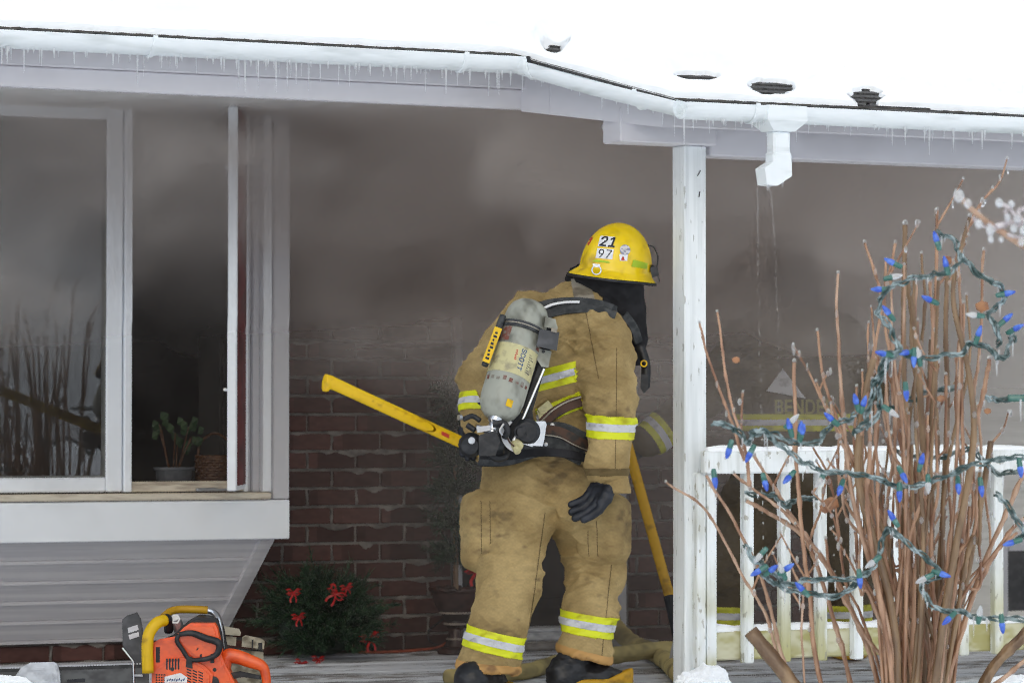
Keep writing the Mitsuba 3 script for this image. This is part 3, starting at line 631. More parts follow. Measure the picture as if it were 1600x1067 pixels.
cS = K(953, 667, 12.55); tape('person__coat__reflective_stripe', coat, cS, [-.06, .05, -1], .038, near(cS, .16, f_armR, f_torso))
cS = K(746, 632, 12.74); tape('person__coat__reflective_stripe_001', coat, cS, [-.1, -.2, -1], .034, near(cS, .15, f_armL, f_torso))
back = lambda p: (p[:, 1] < 12.80) & (p[:, 0] > (838 - 800) / F * 12.6) & (f_torso(p) < f_armR(p) - .002)
cS = K(885, 584, 12.6); tape('person__coat__reflective_stripe_002', coat, cS, [.26, 0, -1], .036, back)
cS = K(875, 638, 12.6); tape('person__coat__reflective_stripe_003', coat, cS, [.40, 0, -1], .028, back)
# worn patch and dark tab on the collar, cuff seam
cp = march(f_coat, K(912, 455, 12.7), off=0); put('person__coat__collar_patch', kw(shell(coat, [(K(896, 458, 12.7), [1, 0, .15]), (K(927, 456, 12.7), [-1, 0, -.25]), (K(910, 474, 12.7), [.1, 0, 1])], .004, keep=near(cp, .085))), 'm_collar_worn', 40)
cp = march(f_coat, K(949, 465, 12.7), off=0); put('person__coat__collar_tab', kw(shell(coat, [(K(943.5, 465, 12.7), [1, 0, .1]), (K(955, 465, 12.7), [-1, 0, -.1]), (K(950, 477, 12.7), [0, 0, 1]), (K(950, 455, 12.7), [0, 0, -1])], .006, keep=near(cp, .08))), 'm_black_cloth', 40)
cS = K(951, 738, 12.52); put('person__coat__cuff_band', kw(shell(coat, [(cS + [0, 0, .014], [0, 0, -1]), (cS - [0, 0, .010], [0, 0, 1])], .004, keep=near(cS, .13, f_armR, f_torso))), 'm_tan_dark', 40)
put('person__coat__wristlet', kw(displace(relax(snet(lambda p: np.maximum(cap(p, K(953, 735, 12.52), K(966, 766, 12.50), .058, .044), K(0, 770, 12.5)[2] - p[..., 2]), K(925, 790, 12.35), K(1000, 715, 12.65), .006), 3), folds(14, .006, .3, 8))), 'm_tan', True)

def seam(key, mesh, c, ax, keep, w=.0013, off=.0016): 
    c, ax = np.asarray(c, float), np.asarray(ax, float); ax = ax / np.linalg.norm(ax); put(key, kw(shell(mesh, [(c - ax * w, ax), (c + ax * w, -ax)], off, .004, keep)), 'm_tan_dark', 40)
seam('person__coat__seam', coat, K(925, 540, 12.6), [1, 0, .18], near(K(930, 545, 12.62), .14))
seam('person__coat__seam', coat, K(962, 640, 12.55), [1, 0, -.02], near(K(962, 640, 12.5), .23, f_armR, f_torso))
# trousers
tl = {k: K(*v).astype(np.float32) for k, v in dict(pL=(812, 745, 12.74), pR=(878, 745, 12.74), hL=(806, 800, 12.70), kL=(797, 905, 12.60), aL=(757, 1062, 12.46), hR=(905, 795, 12.76), kR=(931, 890, 12.78), mR=(921, 950, 12.70), aR=(912, 1040, 12.62)).items()}
def f_legL(p): return smin(.05, cap(p, tl['pL'], tl['hL'], .126, .132), cap(p, tl['hL'], tl['kL'], .132, .094), cap(p, tl['kL'], tl['aL'], .092, .108))
def f_legR(p): return smin(.05, cap(p, tl['pR'], tl['hR'], .120, .120), cap(p, tl['hR'], tl['kR'], .120, .095), cap(p, tl['kR'], tl['mR'], .093, .081), cap(p, tl['mR'], tl['aR'], .081, .098))
zcL, zcR = K(0, 1046, 12.46)[2], K(0, 1026, 12.6)[2]
def f_trou(p):
    d = smin(.05, cap(p, tl['pL'], tl['pR'], .118, .118), smin(.025, f_legL(p), f_legR(p)))
    cut = np.where(p[..., 0] < (845 - 800) / F * 12.6, zcL + .11 * (p[..., 0] - K(757, 0, 12.46)[0]) * -1 , zcR - .25 * (p[..., 0] - K(912, 0, 12.6)[0])) - p[..., 2]
    return np.maximum(np.maximum(d, cut), p[..., 2] - K(0, 702, 12.7)[2])
lo, hi = K(690, 1075, 12.2), K(1010, 690, 13.05)
fold_tr = folds(10, .020, -.45, 11, ((tl['kL'] + [.03, 0, .02], .13, .5), (tl['kR'], .11, .7), (K(850, 790, 12.6), .13, .8), (K(765, 1000, 12.4), .12, .7), (K(915, 990, 12.6), .1, .7)))
trou = displace(relax(snet(f_trou, lo, hi, .0066), 6), fold_tr)
put('person__trousers', kw(trou), 'm_tan', True)
cS = K(767, 1000, 12.5); tape('person__trousers__reflective_stripe', trou, cS, [-.24, 0, -1], .036, near(cS, .2, f_legL, f_legR))
cS = K(918, 974, 12.68); tape('person__trousers__reflective_stripe_001', trou, cS, [-.17, 0, -1], .036, near(cS, .17, f_legR, f_legL))
def pocket(key, c, hd, f, ax):
    ax = math.radians(ax); M = np.array([[math.cos(ax), math.sin(ax), 0], [-math.sin(ax), math.cos(ax), 0], [0, 0, 1]])
    g = lambda p: smin(.03, rbox(p, c, hd, .05, M), np.maximum(f(p) - .004, rbox(p, c, np.asarray(hd) * 1.02, .02, M)))
    me = displace(relax(snet(g, np.asarray(c) - .2, np.asarray(c) + .2, .008), 4), folds(10, .008, .2, 5)); put(key, kw(me), 'm_tan', True)
    for s in (-.42, -.02):
        n = np.array([math.cos(ax), math.sin(ax), 0]); o = np.asarray(c) + n * hd[0] * s; put(key + '__seam', kw(shell(me, [(o - n * .0013, n), (o + n * .0013, -n), (o - [0, 0, hd[2] * .8], [0, 0, 1]), (o + [0, 0, hd[2] * .8], [0, 0, -1])], .0016, .004, lambda p: p[:, 1] < c[1])), 'm_tan_dark', 40)
pocket('person__trousers__pocket', K(756, 830, 12.66), (.076, .085, .138), f_legL, 15)
pocket('person__trousers__pocket_001', K(946, 826, 12.72), (.082, .085, .118), f_legR, -20)
ce = K(757, 1041, 12.46); put('person__trousers__cuff_trim', kw(shell(trou, [(ce + [0, 0, .016], [-.11, 0, -1])], .004, keep=near(ce, .19, f_legL, f_legR))), 'm_cuff_leather', 40)
ce = K(912, 1020, 12.6); put('person__trousers__cuff_trim_001', kw(shell(trou, [(ce + [0, 0, .012], [-.25, 0, -1])], .004, keep=near(ce, .17, f_legR, f_legL))), 'm_cuff_leather', 40)
# seat seam
q = march(f_trou, np.array([K(u, v, 12.5) for u, v in ((812, 722), (822, 745), (838, 772), (852, 795))]), off=-.001); put('person__trousers__seat_seam', kw(tube(q, .003, 5)), 'm_tan_dark')

for u, zc_, fl, fo, tl_ in ((838, 900, f_legL, f_legR, .14), (952, 920, f_legR, f_legL, .12)): seam('person__trousers__seam', trou, K(u, zc_, 12.6), [1, 0, -tl_], lambda p, fl=fl, fo=fo: (fl(p) < fo(p)) & (p[:, 1] < 12.75) & (p[:, 2] < K(0, 800, 12.6)[2]))

# boots
def boot(key, heel, toe, top, zs):
    heel, toe, top = map(np.asarray, (heel, toe, top)); m = heel + (toe - heel) * .55
    up = lambda p: np.maximum(smin(.04, cap(p, heel + [0, 0, .07], top, .054, .046), cap(p, heel + [0, 0, .05], m + [0, 0, .05], .052, .052), cap(p, m + [0, 0, .05], toe + [0, 0, .035], .052, .042)), heel[2] + .012 - p[..., 2])
    allp = np.array([heel, toe, top]); me = relax(snet(up, allp.min(0) - .12, allp.max(0) + .12, .008), 3)
    put(key, kw(displace(me, folds(16, .007, .2, 21))), 'm_black_rubber', True)
    so = lambda p: np.maximum(smin(.04, cap(p * [1, 1, .0] , heel * [1, 1, 0], m * [1, 1, 0], .055, .066), cap(p * [1, 1, 0], m * [1, 1, 0], toe * [1, 1, 0], .066, .062)), np.maximum(heel[2] - p[..., 2], p[..., 2] - heel[2] - zs(p)))
    put(key + '__sole', kw(relax(snet(so, allp.min(0) - .13, allp.max(0) + .13, .008), 2)), 'm_yellow_dull', 40)
hR_ = np.array([K(880, 0, 12.60)[0], 12.60, .004]); tR_ = np.array([K(962, 0, 12.70)[0], 12.70, .004])
along = lambda p: np.clip((p[..., 0] - hR_[0]) / (tR_[0] - hR_[0]), -.3, 1.6)
boot('person__boot', hR_, tR_, K(905, 1010, 12.62), lambda p: .05 + .045 * np.clip(along(p) - .85, 0, 1) * 1.6)
hL_ = np.array([K(738, 0, 12.42)[0], 12.40, .004]); tL_ = np.array([K(775, 0, 12.56)[0], 12.60, .004])
boot('person__boot_001', hL_, tL_, K(754, 1035, 12.46), lambda p: .04 + 0 * p[..., 0])

# gloved hands
def hand(key, wrist, knuckle, dirs, side, normal, thumb, r=.0115, m='m_glove', sc=1.0):
    """palm from wrist to knuckles; five fingers, each its own chain"""
    wrist, knuckle, side, normal = map(lambda a: np.asarray(a, float), (wrist, knuckle, side, normal)); ch = []
    fwd = knuckle - wrist; fwd /= np.linalg.norm(fwd)
    L = [x * sc for x in (.030, .034, .031, .025)]
    for i in range(4):
        o = side * (.034 - .0225 * i) * sc; b = knuckle + o; ch.append((wrist + o * .7, b, .017 * sc, .0155 * sc)); p0, d = b, fwd.copy()
        for j in range(3):
            d = d * math.cos(dirs[j] + .08 * i) + normal * math.sin(dirs[j] + .08 * i); d /= np.linalg.norm(d); p1 = p0 + d * L[i] * (1.25, .9, .75)[j] ; ch.append((p0, p1, r * (1.12, 1.0, .92)[j], r * (1.0, .92, .85)[j])); p0 = p1
    t0 = wrist + fwd * .03 + side * .035
    for t in thumb: ch.append((t0, t0 + np.asarray(t), r * 1.25, r * 1.05)); t0 = t0 + np.asarray(t)
    a = np.array([c[0] for c in ch] + [c[1] for c in ch])
    palm = ch[0:16:4]; rest = [c for i, c in enumerate(ch) if not (i < 16 and i % 4 == 0)]
    g = lambda p: smin(.006, smin(.02, *[cap(p, *c) for c in palm]), np.minimum.reduce([cap(p, *c) for c in rest]))
    put(key, kw(relax(snet(g, a.min(0) - .03, a.max(0) + .03, .0036), 3)), m, True)
    put(key + '__gauntlet', kw(relax(snet(lambda p: cap(p, wrist - fwd * .07, wrist + fwd * .02, .043, .036), a.min(0) - .12, a.max(0) + .12, .006), 2)), m, True)
hand('person__glove', K(950, 744, 12.52), K(937, 772, 12.50), (.25, .75, .65), np.array([.50, -.70, -.30]) / .91, np.array([-.80, .1, -.15]), ([-.018, -.016, -.026], [-.014, -.006, -.026]), .0160, sc=1.28)
AX0, AX1 = K(508, 593, 12.30), K(745, 702, 12.66)
adir = (AX1 - AX0) / np.linalg.norm(AX1 - AX0); hc = AX0 + adir * (np.linalg.norm(AX1 - AX0) - .02)
hand('person__glove_001', K(747, 662, 12.70), K(738, 686, 12.72), (.5, 1.1, 1.1), -adir, np.array([.1, -.9, -.4]) / .99, ([-.02, -.03, -.012], [.0, -.022, -.024]), .0125)

# head: body under the clothes, hood, helmet
hc0 = K(958, 432, 12.84)
def f_body(p):
    d = smin(.04, cap(p, K(915, 480, 12.84), K(950, 440, 12.84), .055, .05), ell(p, K(958, 425, 12.84), (.088, .085, .115)))
    d = smin(.05, d, cap(p, sh['upL'], sh['upR'], .075, .07), cap(p, K(880, 520, 12.82), K(845, 720, 12.74), .09, .09), cap(p, sh['shL'], sh['elL'], .05, .042), cap(p, sh['elL'], sh['wrL'], .042, .03), cap(p, sh['shR'], sh['elR'], .05, .045), cap(p, sh['elR'], sh['cuR'], .042, .03))
    d = smin(.05, d, cap(p, tl['pL'], tl['pR'], .085, .085), cap(p, tl['hL'], tl['kL'], .08, .06), cap(p, tl['kL'], tl['aL'] + np.float32([0, 0, .08]), .055, .04), cap(p, tl['hR'], tl['kR'], .08, .06), cap(p, tl['kR'], tl['aR'] + np.float32([0, 0, .06]), .055, .04))
    d = smin(.01, d, cap(p, K(990, 440, 12.93), K(1001, 446, 12.96), .014, .016))    # nose, pointing into the house
    return d
put('person__body', kw(relax(snet(f_body, K(690, 1075, 12.3), K(1040, 350, 13.15), .014), 4)), 'm_skin', True)
def f_hood(p):
    d = smin(.05, ell(p, K(957, 438, 12.84), (.108, .11, .11)), cap(p, K(930, 450, 12.86), K(975, 490, 12.88), .085, .075), cap(p, K(968, 470, 12.86), K(985, 530, 12.84), .07, .055))
    d = smin(.04, d, cap(p, K(905, 440, 12.85), K(925, 455, 12.85), .04, .07))
    return smin(.03, d, cap(p, K(986, 520, 12.84), K(994, 560, 12.82), .048, .022))
put('person__hood', kw(displace(relax(snet(f_hood, K(860, 590, 12.5), K(1040, 380, 13.1), .008), 4), folds(9, .010, .9, 31))), 'm_black_cloth', True)
# helmet in its own frame: x forward, y to its left side, z up
a = math.radians(38); fwd = np.array([math.cos(a), math.sin(a), 0]); upv = np.array([.145, -.07, 1.0]); upv /= np.linalg.norm(upv); fwd = fwd - upv * (fwd @ upv); fwd /= np.linalg.norm(fwd); lef = np.cross(upv, fwd)
HM = np.array([fwd, lef, upv]); HO = K(962, 420, 12.83)
H2K = lambda q: np.asarray(q) @ HM + HO
RX, RY, RZ = .138, .116, .166
def f_dome(q): return ell(q, (0, 0, 0), (RX, RY, RZ))
t = np.linspace(0, np.pi / 2, 15); th = np.arange(72) * 2 * np.pi / 72
brim = lambda th: .020 + .022 * np.clip(-np.cos(th), 0, 1) ** 1.5
rows = []
for k in t[::-1]:
    rid = .006 * np.exp(-(np.sin(th) / .16) ** 2) * np.cos(k) * (np.sin(k) > .1)
    rr = 1 + rid / .13; rows.append(np.c_[RX * np.cos(k) * np.cos(th) * rr, RY * np.cos(k) * np.sin(th) * rr, np.full(72, RZ * np.sin(k))])
def outl(o, z): return np.c_[(RX + o) * np.cos(th), (RY + o) * np.sin(th), z + 0 * th]
b = brim(th); rows += [outl(.004, -.010), outl(b * .5, -.020 + 0 * th), outl(b, -.030 - .006 * np.clip(-np.cos(th), 0, 1)), outl(b, -.037 - .006 * np.clip(-np.cos(th), 0, 1)), outl(b * .4, -.030), outl(-.008, -.022)]
def loft(rows, close=True):
    n = len(rows[0]); v = np.vstack(rows); f = []
    for i in range(len(rows) - 1):
        for j in range(n):
            a_, b_ = i * n + j, i * n + (j + 1) % n; f += [[a_, a_ + n, b_ + n], [a_, b_ + n, b_]]
    return tm(v, f)
hel = loft(rows); hel.merge_vertices(); hel.update_faces(hel.nondegenerate_faces()); hel.fix_normals(); hel.vertices = H2K(hel.vertices)
put('person__helmet', kw(hel), 'm_helmet', 45)
put('person__helmet__brim_edge', kw(tube(np.vstack([H2K(outl(b + .001, -.036 - .006 * np.clip(-np.cos(th), 0, 1)))] + [H2K(outl(b + .001, -.036 - .006 * np.clip(-np.cos(th), 0, 1)))[:2]]), .0055, 8, 1, False)), 'm_black_rubber', True)
q = H2K(np.vstack([outl(.010, -.006)]))
put('person__helmet__goggle_strap', kw(sweep(H2K(np.c_[(RX + .006) * np.cos(np.linspace(-1.0, 1.6, 24)), (RY + .006) * np.sin(np.linspace(-1.0, 1.6, 24)), np.linspace(.02, .015, 24)]), [[-.013, -.002], [.013, -.002], [.013, .002], [-.013, .002]], None, H2K(np.c_[np.cos(np.linspace(-1.0, 1.6, 24)), np.sin(np.linspace(-1.0, 1.6, 24)), np.zeros(24)]) - HO)), 'm_black_cloth')
kR = lambda u, v: K(u, v, 12.75)
put('person__helmet__strap_loop', kw(tube([kR(1013, 383), kR(1022, 387), kR(1028, 402), kR(1026, 420)], .003, 6)), 'm_black_rubber', True)
put('person__helmet__buckle', kw(cat([hull([K(u, v, D) for u, v in ((1016, 418), (1027, 416), (1030, 430), (1019, 434)) for D in (12.72, 12.75)]), tube([K(1028, 430, 12.73), K(1031, 440, 12.73)], .0015, 5, 2, False)])), 'm_black_rubber')
tt = np.arange(25) * 2 * np.pi / 24; put('person__helmet__ring', kw(tube(np.array([K(932 + 7 * math.cos(x), 422 + 7 * math.sin(x), 12.655) for x in tt]), .003, 6, 1, False)), 'm_chrome', True)
put('person__helmet__ring_tab', kw(hull([K(u, v, D) for u, v in ((926, 412), (938, 413), (937, 418), (927, 417)) for D in (12.655, 12.67)])), 'm_chrome')
def f_domeK(p): return ell(p, HO, (RX, RY, RZ), HM)
def decal(key, mesh, c, size, rot, m, off=.0035):
    """lettering or a sticker laid on the dome at pixel c, facing out"""
    q = mesh.copy(); q = q.subdivide_to_size(size * .3) if size else q
    v = q.vertices; lo, hi = v.min(0), v.max(0); v = v - [(lo[0] + hi[0]) / 2, (lo[1] + hi[1]) / 2, 0]; cr, sr = math.cos(rot), math.sin(rot)
    p0 = K(c[0], c[1], 12.6); pos = np.c_[p0[0] + v[:, 0] * cr - v[:, 1] * sr, np.full(len(v), 12.6), p0[2] + v[:, 0] * sr + v[:, 1] * cr]
    s = march(f_domeK, pos, off=off, start=-.1); s[:, 1] -= v[:, 2] * .6; q.vertices = s; q.fix_normals(); put(key, kw(q), m)
def shear(m, k): m.vertices[:, 0] += k * m.vertices[:, 1]; return m
decal('person__helmet__number_backing', extr([[0, -.003], [.052, -.003], [.058, .036], [.006, .036]], .0006), (949, 374.5), .03, -.10, 'm_badge_white', .003)
decal('person__helmet__number_backing_001', extr([[-.004, -.004], [.056, -.004], [.058, .032], [0, .032]], .0006), (946, 394), .03, -.09, 'm_badge_white', .003)
decal('person__helmet__number', shear(meshkit.text_mesh('21', .035, .001, True), .25), (950.5, 374.5), .03, -.12, 'm_ink', .0042)
decal('person__helmet__number_001', shear(meshkit.text_mesh('97', .030, .001), .1), (947, 394), .03, -.10, 'm_ink', .0042)
disc = lambda r, n=20: extr(ring(n, r), .0006)
decal('person__helmet__round_sticker', disc(.019), (978.5, 388), .02, 0, 'm_sticker', .003)
decal('person__helmet__sticker_foot', extr([[-.013, -.012], [.013, -.012], [.016, .012], [-.016, .012]], .0006), (976, 400), .02, 0, 'm_badge_white', .003)
decal('person__helmet__sticker_flame', extr([[-.007, -.007], [.007, -.007], [.004, .002], [0, .009], [-.004, .002]], .0006), (975, 401), .01, 0, 'm_ink_red', .0042)
decal('person__helmet__cross_sticker', extr([[-.010, -.022], [.006, -.026], [.003, -.006], [.012, -.002], [.009, .012], [.002, .010], [.006, .026], [-.010, .022], [-.004, .008], [-.012, .004], [-.010, -.008], [-.003, -.006]], .0006), (925, 377), .02, -.1, 'm_ink_red', .003)
decal('person__helmet__lime_bar', extr([[-.035, 0], [.03, 0], [.026, .006], [-.02, .007]], .0006), (940, 406), .02, -.12, 'm_ink_lime', .003)
decal('person__helmet__lime_panel', extr([[-.03, -.012], [.028, -.012], [.028, .009], [-.026, .014]], .0006), (1002, 410), .02, -.12, 'm_ink_lime', .003)

# ------------------------------------------------------------------ breathing apparatus on his back
B = thing('breathing_apparatus', 'grey air cylinder with valve, frame and straps worn on the back of the firefighter', 'breathing apparatus')
c0, c1 = K(775, 656, 12.39), K(831, 471, 12.53)
Lc = float(np.linalg.norm(c1 - c0)); rr = .0775
prof = [[0, 0], [.024, .0], [.044, .008], [.062, .026], [.073, .05], [rr, .08], [rr, Lc - .078], [.074, Lc - .050], [.064, Lc - .026], [.047, Lc - .010], [.026, Lc - .001], [0, Lc]]
cz = (c1 - c0) / Lc; cx = np.array([1.0, 0, 0]) - cz * cz[0]; cx /= np.linalg.norm(cx)
onc = lambda m: kw(align(m, c0, c1, [1, 0, 0]))
put('breathing_apparatus__cylinder', onc(lathe(prof, 48)), 'm_tank', 40)
def wrap(h0, h1, a0, a1, off, th=.001, n=24):
    """a label bent round the cylinder: height range, angle range (0 = image right, -90 = towards the street)"""
    t = np.radians(np.linspace(a0, a1, n)); v = []; 
    for r in (rr + off, rr + off + th):
        for h in (h0, h1): v.append(np.c_[r * np.cos(t), r * np.sin(t), np.full(n, h)])
    v = np.vstack(v); f = []
    for j in range(n - 1):
        for a_, b_ in ((0, 1), (1, 3), (3, 2), (2, 0)):
            p, q = a_ * n + j, b_ * n + j; f += [[p, q, q + 1], [p, q + 1, p + 1]]
    m = tm(v, f); m.fix_normals(); return m
put('breathing_apparatus__cylinder__label', onc(wrap(.155, .262, -165, -12, .0008)), 'm_tank_label')
put('breathing_apparatus__cylinder__label_001', onc(wrap(.270, .325, -172, -115, .0008)), 'm_tank_red')
put('breathing_apparatus__cylinder__label_002', onc(wrap(.272, .315, -32, -5, .0008)), 'm_tank_red')
put('breathing_apparatus__cylinder__label_003', onc(wrap(.035, .062, -72, -55, .0008)), 'm_yellow')
def bent_text(txt, h, hz, ang, m, key, bold=True, up=True):
    q = meshkit.text_mesh(txt, h, .0008, bold).subdivide_to_size(.008); v = q.vertices; w = v[:, 0].max()
    al = hz + (w / 2 - v[:, 0]); an = math.radians(ang) + (v[:, 1] - h / 2) / rr; r = rr + .0022 + v[:, 2]
    q.vertices = np.c_[r * np.cos(an), r * np.sin(an), al]; q.fix_normals(); put(key, onc(q), m)
bent_text('SCOTT', .017, .213, -66, 'm_ink_blue', 'breathing_apparatus__cylinder__lettering')
put('breathing_apparatus__cylinder__red_print', onc(cat([wrap(.205 + .0065 * k, .209 + .0065 * k, -86, -80 - (k * 7) % 3, .0022, .0005, 6) for k in range(6)])), 'm_ink_red')
rnd = [[wrap(.175 + .008 * k, .1775 + .008 * k, -48, -30 - 6 * (k % 3), .0022, .0005, 8)] for k in range(9)]
put('breathing_apparatus__cylinder__small_print', onc(cat([x[0] for x in rnd])), 'm_grey_plastic')
put('breathing_apparatus__cylinder__grey_print', onc(cat([wrap(.122 + .003 * (k % 2), .140 - .004 * (k % 3), -150 + 17 * k, -150 + 17 * k + 9, .0015, .0005, 8) for k in range(8)])), 'm_tank_red')
put('breathing_apparatus__cylinder_strap', onc(cat([wrap(.325, .349, -185, 8, .002, .004, 36)])), 'm_strap')
put('breathing_apparatus__cylinder_strap__trim', onc(cat([wrap(.336, .339, -184, 6, .0066, .001, 36)])), 'm_collar_worn')
# side sleeve with the yellow plate
s0, s1 = K(759, 566, 12.40), K(779, 512, 12.44)
put('breathing_apparatus__side_rail', kw(tube([s0 - (s1 - s0) * .1, s1 + (s1 - s0) * .35], .012, 10, 2, False)), 'm_strap', 40)
sv = (s1 - s0) / np.linalg.norm(s1 - s0); sx = np.array([sv[2], 0, -sv[0]])
put('breathing_apparatus__yellow_plate', kw(hull([s0 + sv * h + sx * w + [0, d, 0] for h in (0, .135) for w in (-.014, .014) for d in (-.02, -.014)])), 'm_yellow')
put('breathing_apparatus__yellow_plate__print', kw(cat([hull([s0 + sv * (.012 + .014 * k) + sx * w + sv * hh + [0, d, 0] for hh in (0, .008) for w in (-.007 + .002 * (k % 2), .007 - .003 * (k % 3)) for d in (-.0215, -.0195)]) for k in range(8)])), 'm_ink')
# buckle block and frame at the right
def slab(pts, D0, D1): return hull([K(u, v, D) for u, v in pts for D in (D0, D1)])
put('breathing_apparatus__buckle_block', kw(slab([(843, 514), (874, 519), (870, 548), (838, 541)], 12.40, 12.47)), 'm_grey_plastic')
put('breathing_apparatus__buckle_block__button', kw(slab([(862, 512), (871, 514), (870, 520), (861, 518)], 12.392, 12.42)), 'm_collar_worn')
put('breathing_apparatus__bracket', kw(slab([(852, 494), (868, 499), (872, 514), (850, 511)], 12.45, 12.475)), 'm_tank')
put('breathing_apparatus__bracket', kw(slab([(842, 544), (862, 549), (857, 574), (846, 573), (838, 560)], 12.445, 12.46)), 'm_tank')
put('breathing_apparatus__bracket_001__bolt', kw(align(lathe([[0, 0], [.006, 0], [.006, .006], [0, .006]], 10), K(849, 549, 12.446), K(849, 549, 12.3))), 'm_dark_plastic')
put('breathing_apparatus__back_frame', kw(cat([slab([(842, 570), (852, 574), (818, 690), (800, 690)], 12.47, 12.50), slab([(798, 648), (832, 642), (838, 690), (800, 700)], 12.46, 12.50), slab([(836, 475), (862, 485), (860, 560), (838, 570), (790, 690), (772, 690), (800, 560)], 12.505, 12.53)])), 'm_dark_plastic')
put('breathing_apparatus__steel_rod', kw(tube([K(850, 576, 12.445), K(803, 688, 12.40)], .0052, 8, 2, False)), 'm_chrome', True)
# lower frame: crescent plate, regulator, silver corner
arc = [K(812 + 24 * math.cos(x), 676 + 26 * math.sin(x), 12.405) for x in np.linspace(math.radians(230), math.radians(95), 10)]
put('breathing_apparatus__crescent_plate', kw(ribbon(arc, .026, .006, [0, -1, 0], 2)), 'm_steel', 40)
put('breathing_apparatus__regulator', kw(cat([align(lathe([[0, 0], [.042, 0], [.046, .008], [.046, .03], [.034, .042], [.0, .044]], 28), K(824, 674, 12.43), K(820, 676, 12.2)), tube([K(813 + 9 * math.cos(x), 675 + 9 * math.sin(x), 12.383) for x in np.linspace(0, 5, 12)], .0028, 6, 1)])), 'm_black_rubber', 40)
put('breathing_apparatus__silver_corner', kw(cat([slab([(836, 658), (852, 658), (854, 663), (848, 665), (846, 687), (850, 689), (848, 697), (832, 696)], 12.40, 12.415), slab([(802, 684), (834, 693), (832, 698), (800, 688)], 12.398, 12.41)])), 'm_alu')
put('breathing_apparatus__yellow_knob', kw(cat([align(lathe([[0, 0], [.018, 0], [.023, .008], [.023, .02], [.015, .028], [0, .03]], 12), K(809, 694, 12.42), K(801, 700, 12.34)), align(lathe([[0, 0], [.013, 0], [.013, .016], [0, .016]], 10), K(806, 701, 12.38), K(812, 710, 12.36))])), 'm_tank_label', 30)
put('breathing_apparatus__pull_cord', kw(tube([K(790, 678, 12.4), K(796, 690, 12.39), K(803, 697, 12.385)], .003, 6)), 'm_strap_brown', True)
# cylinder valve and hand wheel
v0 = K(773, 660, 12.38); vd = -cz
put('breathing_apparatus__valve', kw(cat([align(lathe([[0, 0], [.026, 0], [.026, .018], [.018, .024], [.018, .05], [.024, .056], [.024, .07], [0, .072]], 20), v0 + cz * .02, v0 + vd * .1), tube([v0 + vd * .03 + [-.012, 0, 0], v0 + vd * .03 + [-.055, -.01, .01]], .011, 10, 2, False)])), 'm_chrome', 35)
put('breathing_apparatus__valve_body', kw(cat([slab([(748, 680), (775, 672), (782, 690), (774, 712), (748, 712)], 12.34, 12.40), tube([K(770, 664, 12.36), K(786, 661, 12.36), K(793, 672, 12.36), K(788, 684, 12.37)], .011, 8), tube([K(724, 655, 12.38), K(738, 650, 12.37), K(750, 657, 12.36)], .009, 8), tube([K(730, 664, 12.37), K(742, 672, 12.36)], .010, 8, 2, False)])), 'm_black_rubber', 35)
put('breathing_apparatus__valve_fitting', kw(tube([K(787, 662, 12.345), K(781, 672, 12.34), K(785, 680, 12.34)], .004, 6)), 'm_steel', 30)
put('breathing_apparatus__valve_fitting', kw(align(lathe([[0, 0], [.01, 0], [.01, .012], [0, .012]], 10), K(721, 652, 12.37), K(714, 652, 12.36))), 'm_steel', 30)
put('breathing_apparatus__valve_fitting', kw(slab([(744, 667), (766, 664), (767, 672), (746, 676)], 12.335, 12.35)), 'm_steel', 30)
put('breathing_apparatus__hand_wheel', kw(align(lathe([[0, 0], [.034, 0], [.042, .01], [.044, .035], [.03, .05], [0, .052]], 14), K(738, 693, 12.42), K(730, 700, 12.32))), 'm_black_rubber', 30)
put('breathing_apparatus__wheel_cap', kw(align(lathe([[0, 0], [.012, 0], [.012, .004], [0, .005]], 14), K(737, 688, 12.352), K(736, 688, 12.2))), 'm_alu', 30)
put('breathing_apparatus__hose', kw(tube([K(760, 705, 12.4), K(775, 716, 12.40), K(790, 712, 12.42), K(792, 700, 12.44)], .012, 10)), 'm_black_rubber', True)
# waist belt and straps lie on the coat
f_top = lambda p: np.minimum(f_torso(p), f_trou(p) - .004)
def strap(key, px, w, m, off=.014, th=.006, D=12.3, fs=f_coat, k=5):
    q = march(fs, spline([K(u, v, 12.6) for u, v in px], 3), off=off + .008); n = -np.gradient(q, axis=0); put(key, kw(ribbon(q, w, th, [0, -1, .15], 2)), m, 30)
strap('breathing_apparatus__waist_belt', [(752, 703), (790, 702), (830, 690), (870, 684), (898, 695), (914, 703)], .115, 'm_strap', .020, .012, fs=f_top)
strap('breathing_apparatus__waist_belt__brown_band', [(852, 672), (876, 676), (902, 690), (918, 697)], .040, 'm_strap_brown', .034, .006, fs=f_top)
strap('breathing_apparatus__waist_belt__lower_edge', [(752, 711), (800, 711), (850, 706), (888, 709), (918, 716)], .030, 'm_black_cloth', .034, .010, fs=f_top)
strap('breathing_apparatus__waist_belt__stitching', [(850, 679), (874, 683), (900, 696), (918, 703)], .004, 'm_collar_worn', .042, .003, fs=f_top)
for u, v in ((863, 664), (853, 694)):
    q = march(f_top, K(u, v, 12.6), off=.034); put('breathing_apparatus__waist_belt__rivet', kw(align(lathe([[0, 0], [.009, 0], [.007, .004], [0, .005]], 12), q, q + [0, -1, 0])), 'm_steel')
strap('breathing_apparatus__side_strap', [(842, 668), (862, 648), (885, 634), (908, 626)], .040, 'm_strap_brown', .016, .006, fs=f_torso)
strap('breathing_apparatus__side_strap__trim', [(842, 662), (862, 642), (885, 628), (908, 620)], .006, 'm_collar_worn', .022, .002, fs=f_torso)
strap('breathing_apparatus__shoulder_strap', [(842, 480), (868, 474), (905, 473), (940, 478), (962, 486), (978, 497)], .044, 'm_strap', .014, .010)
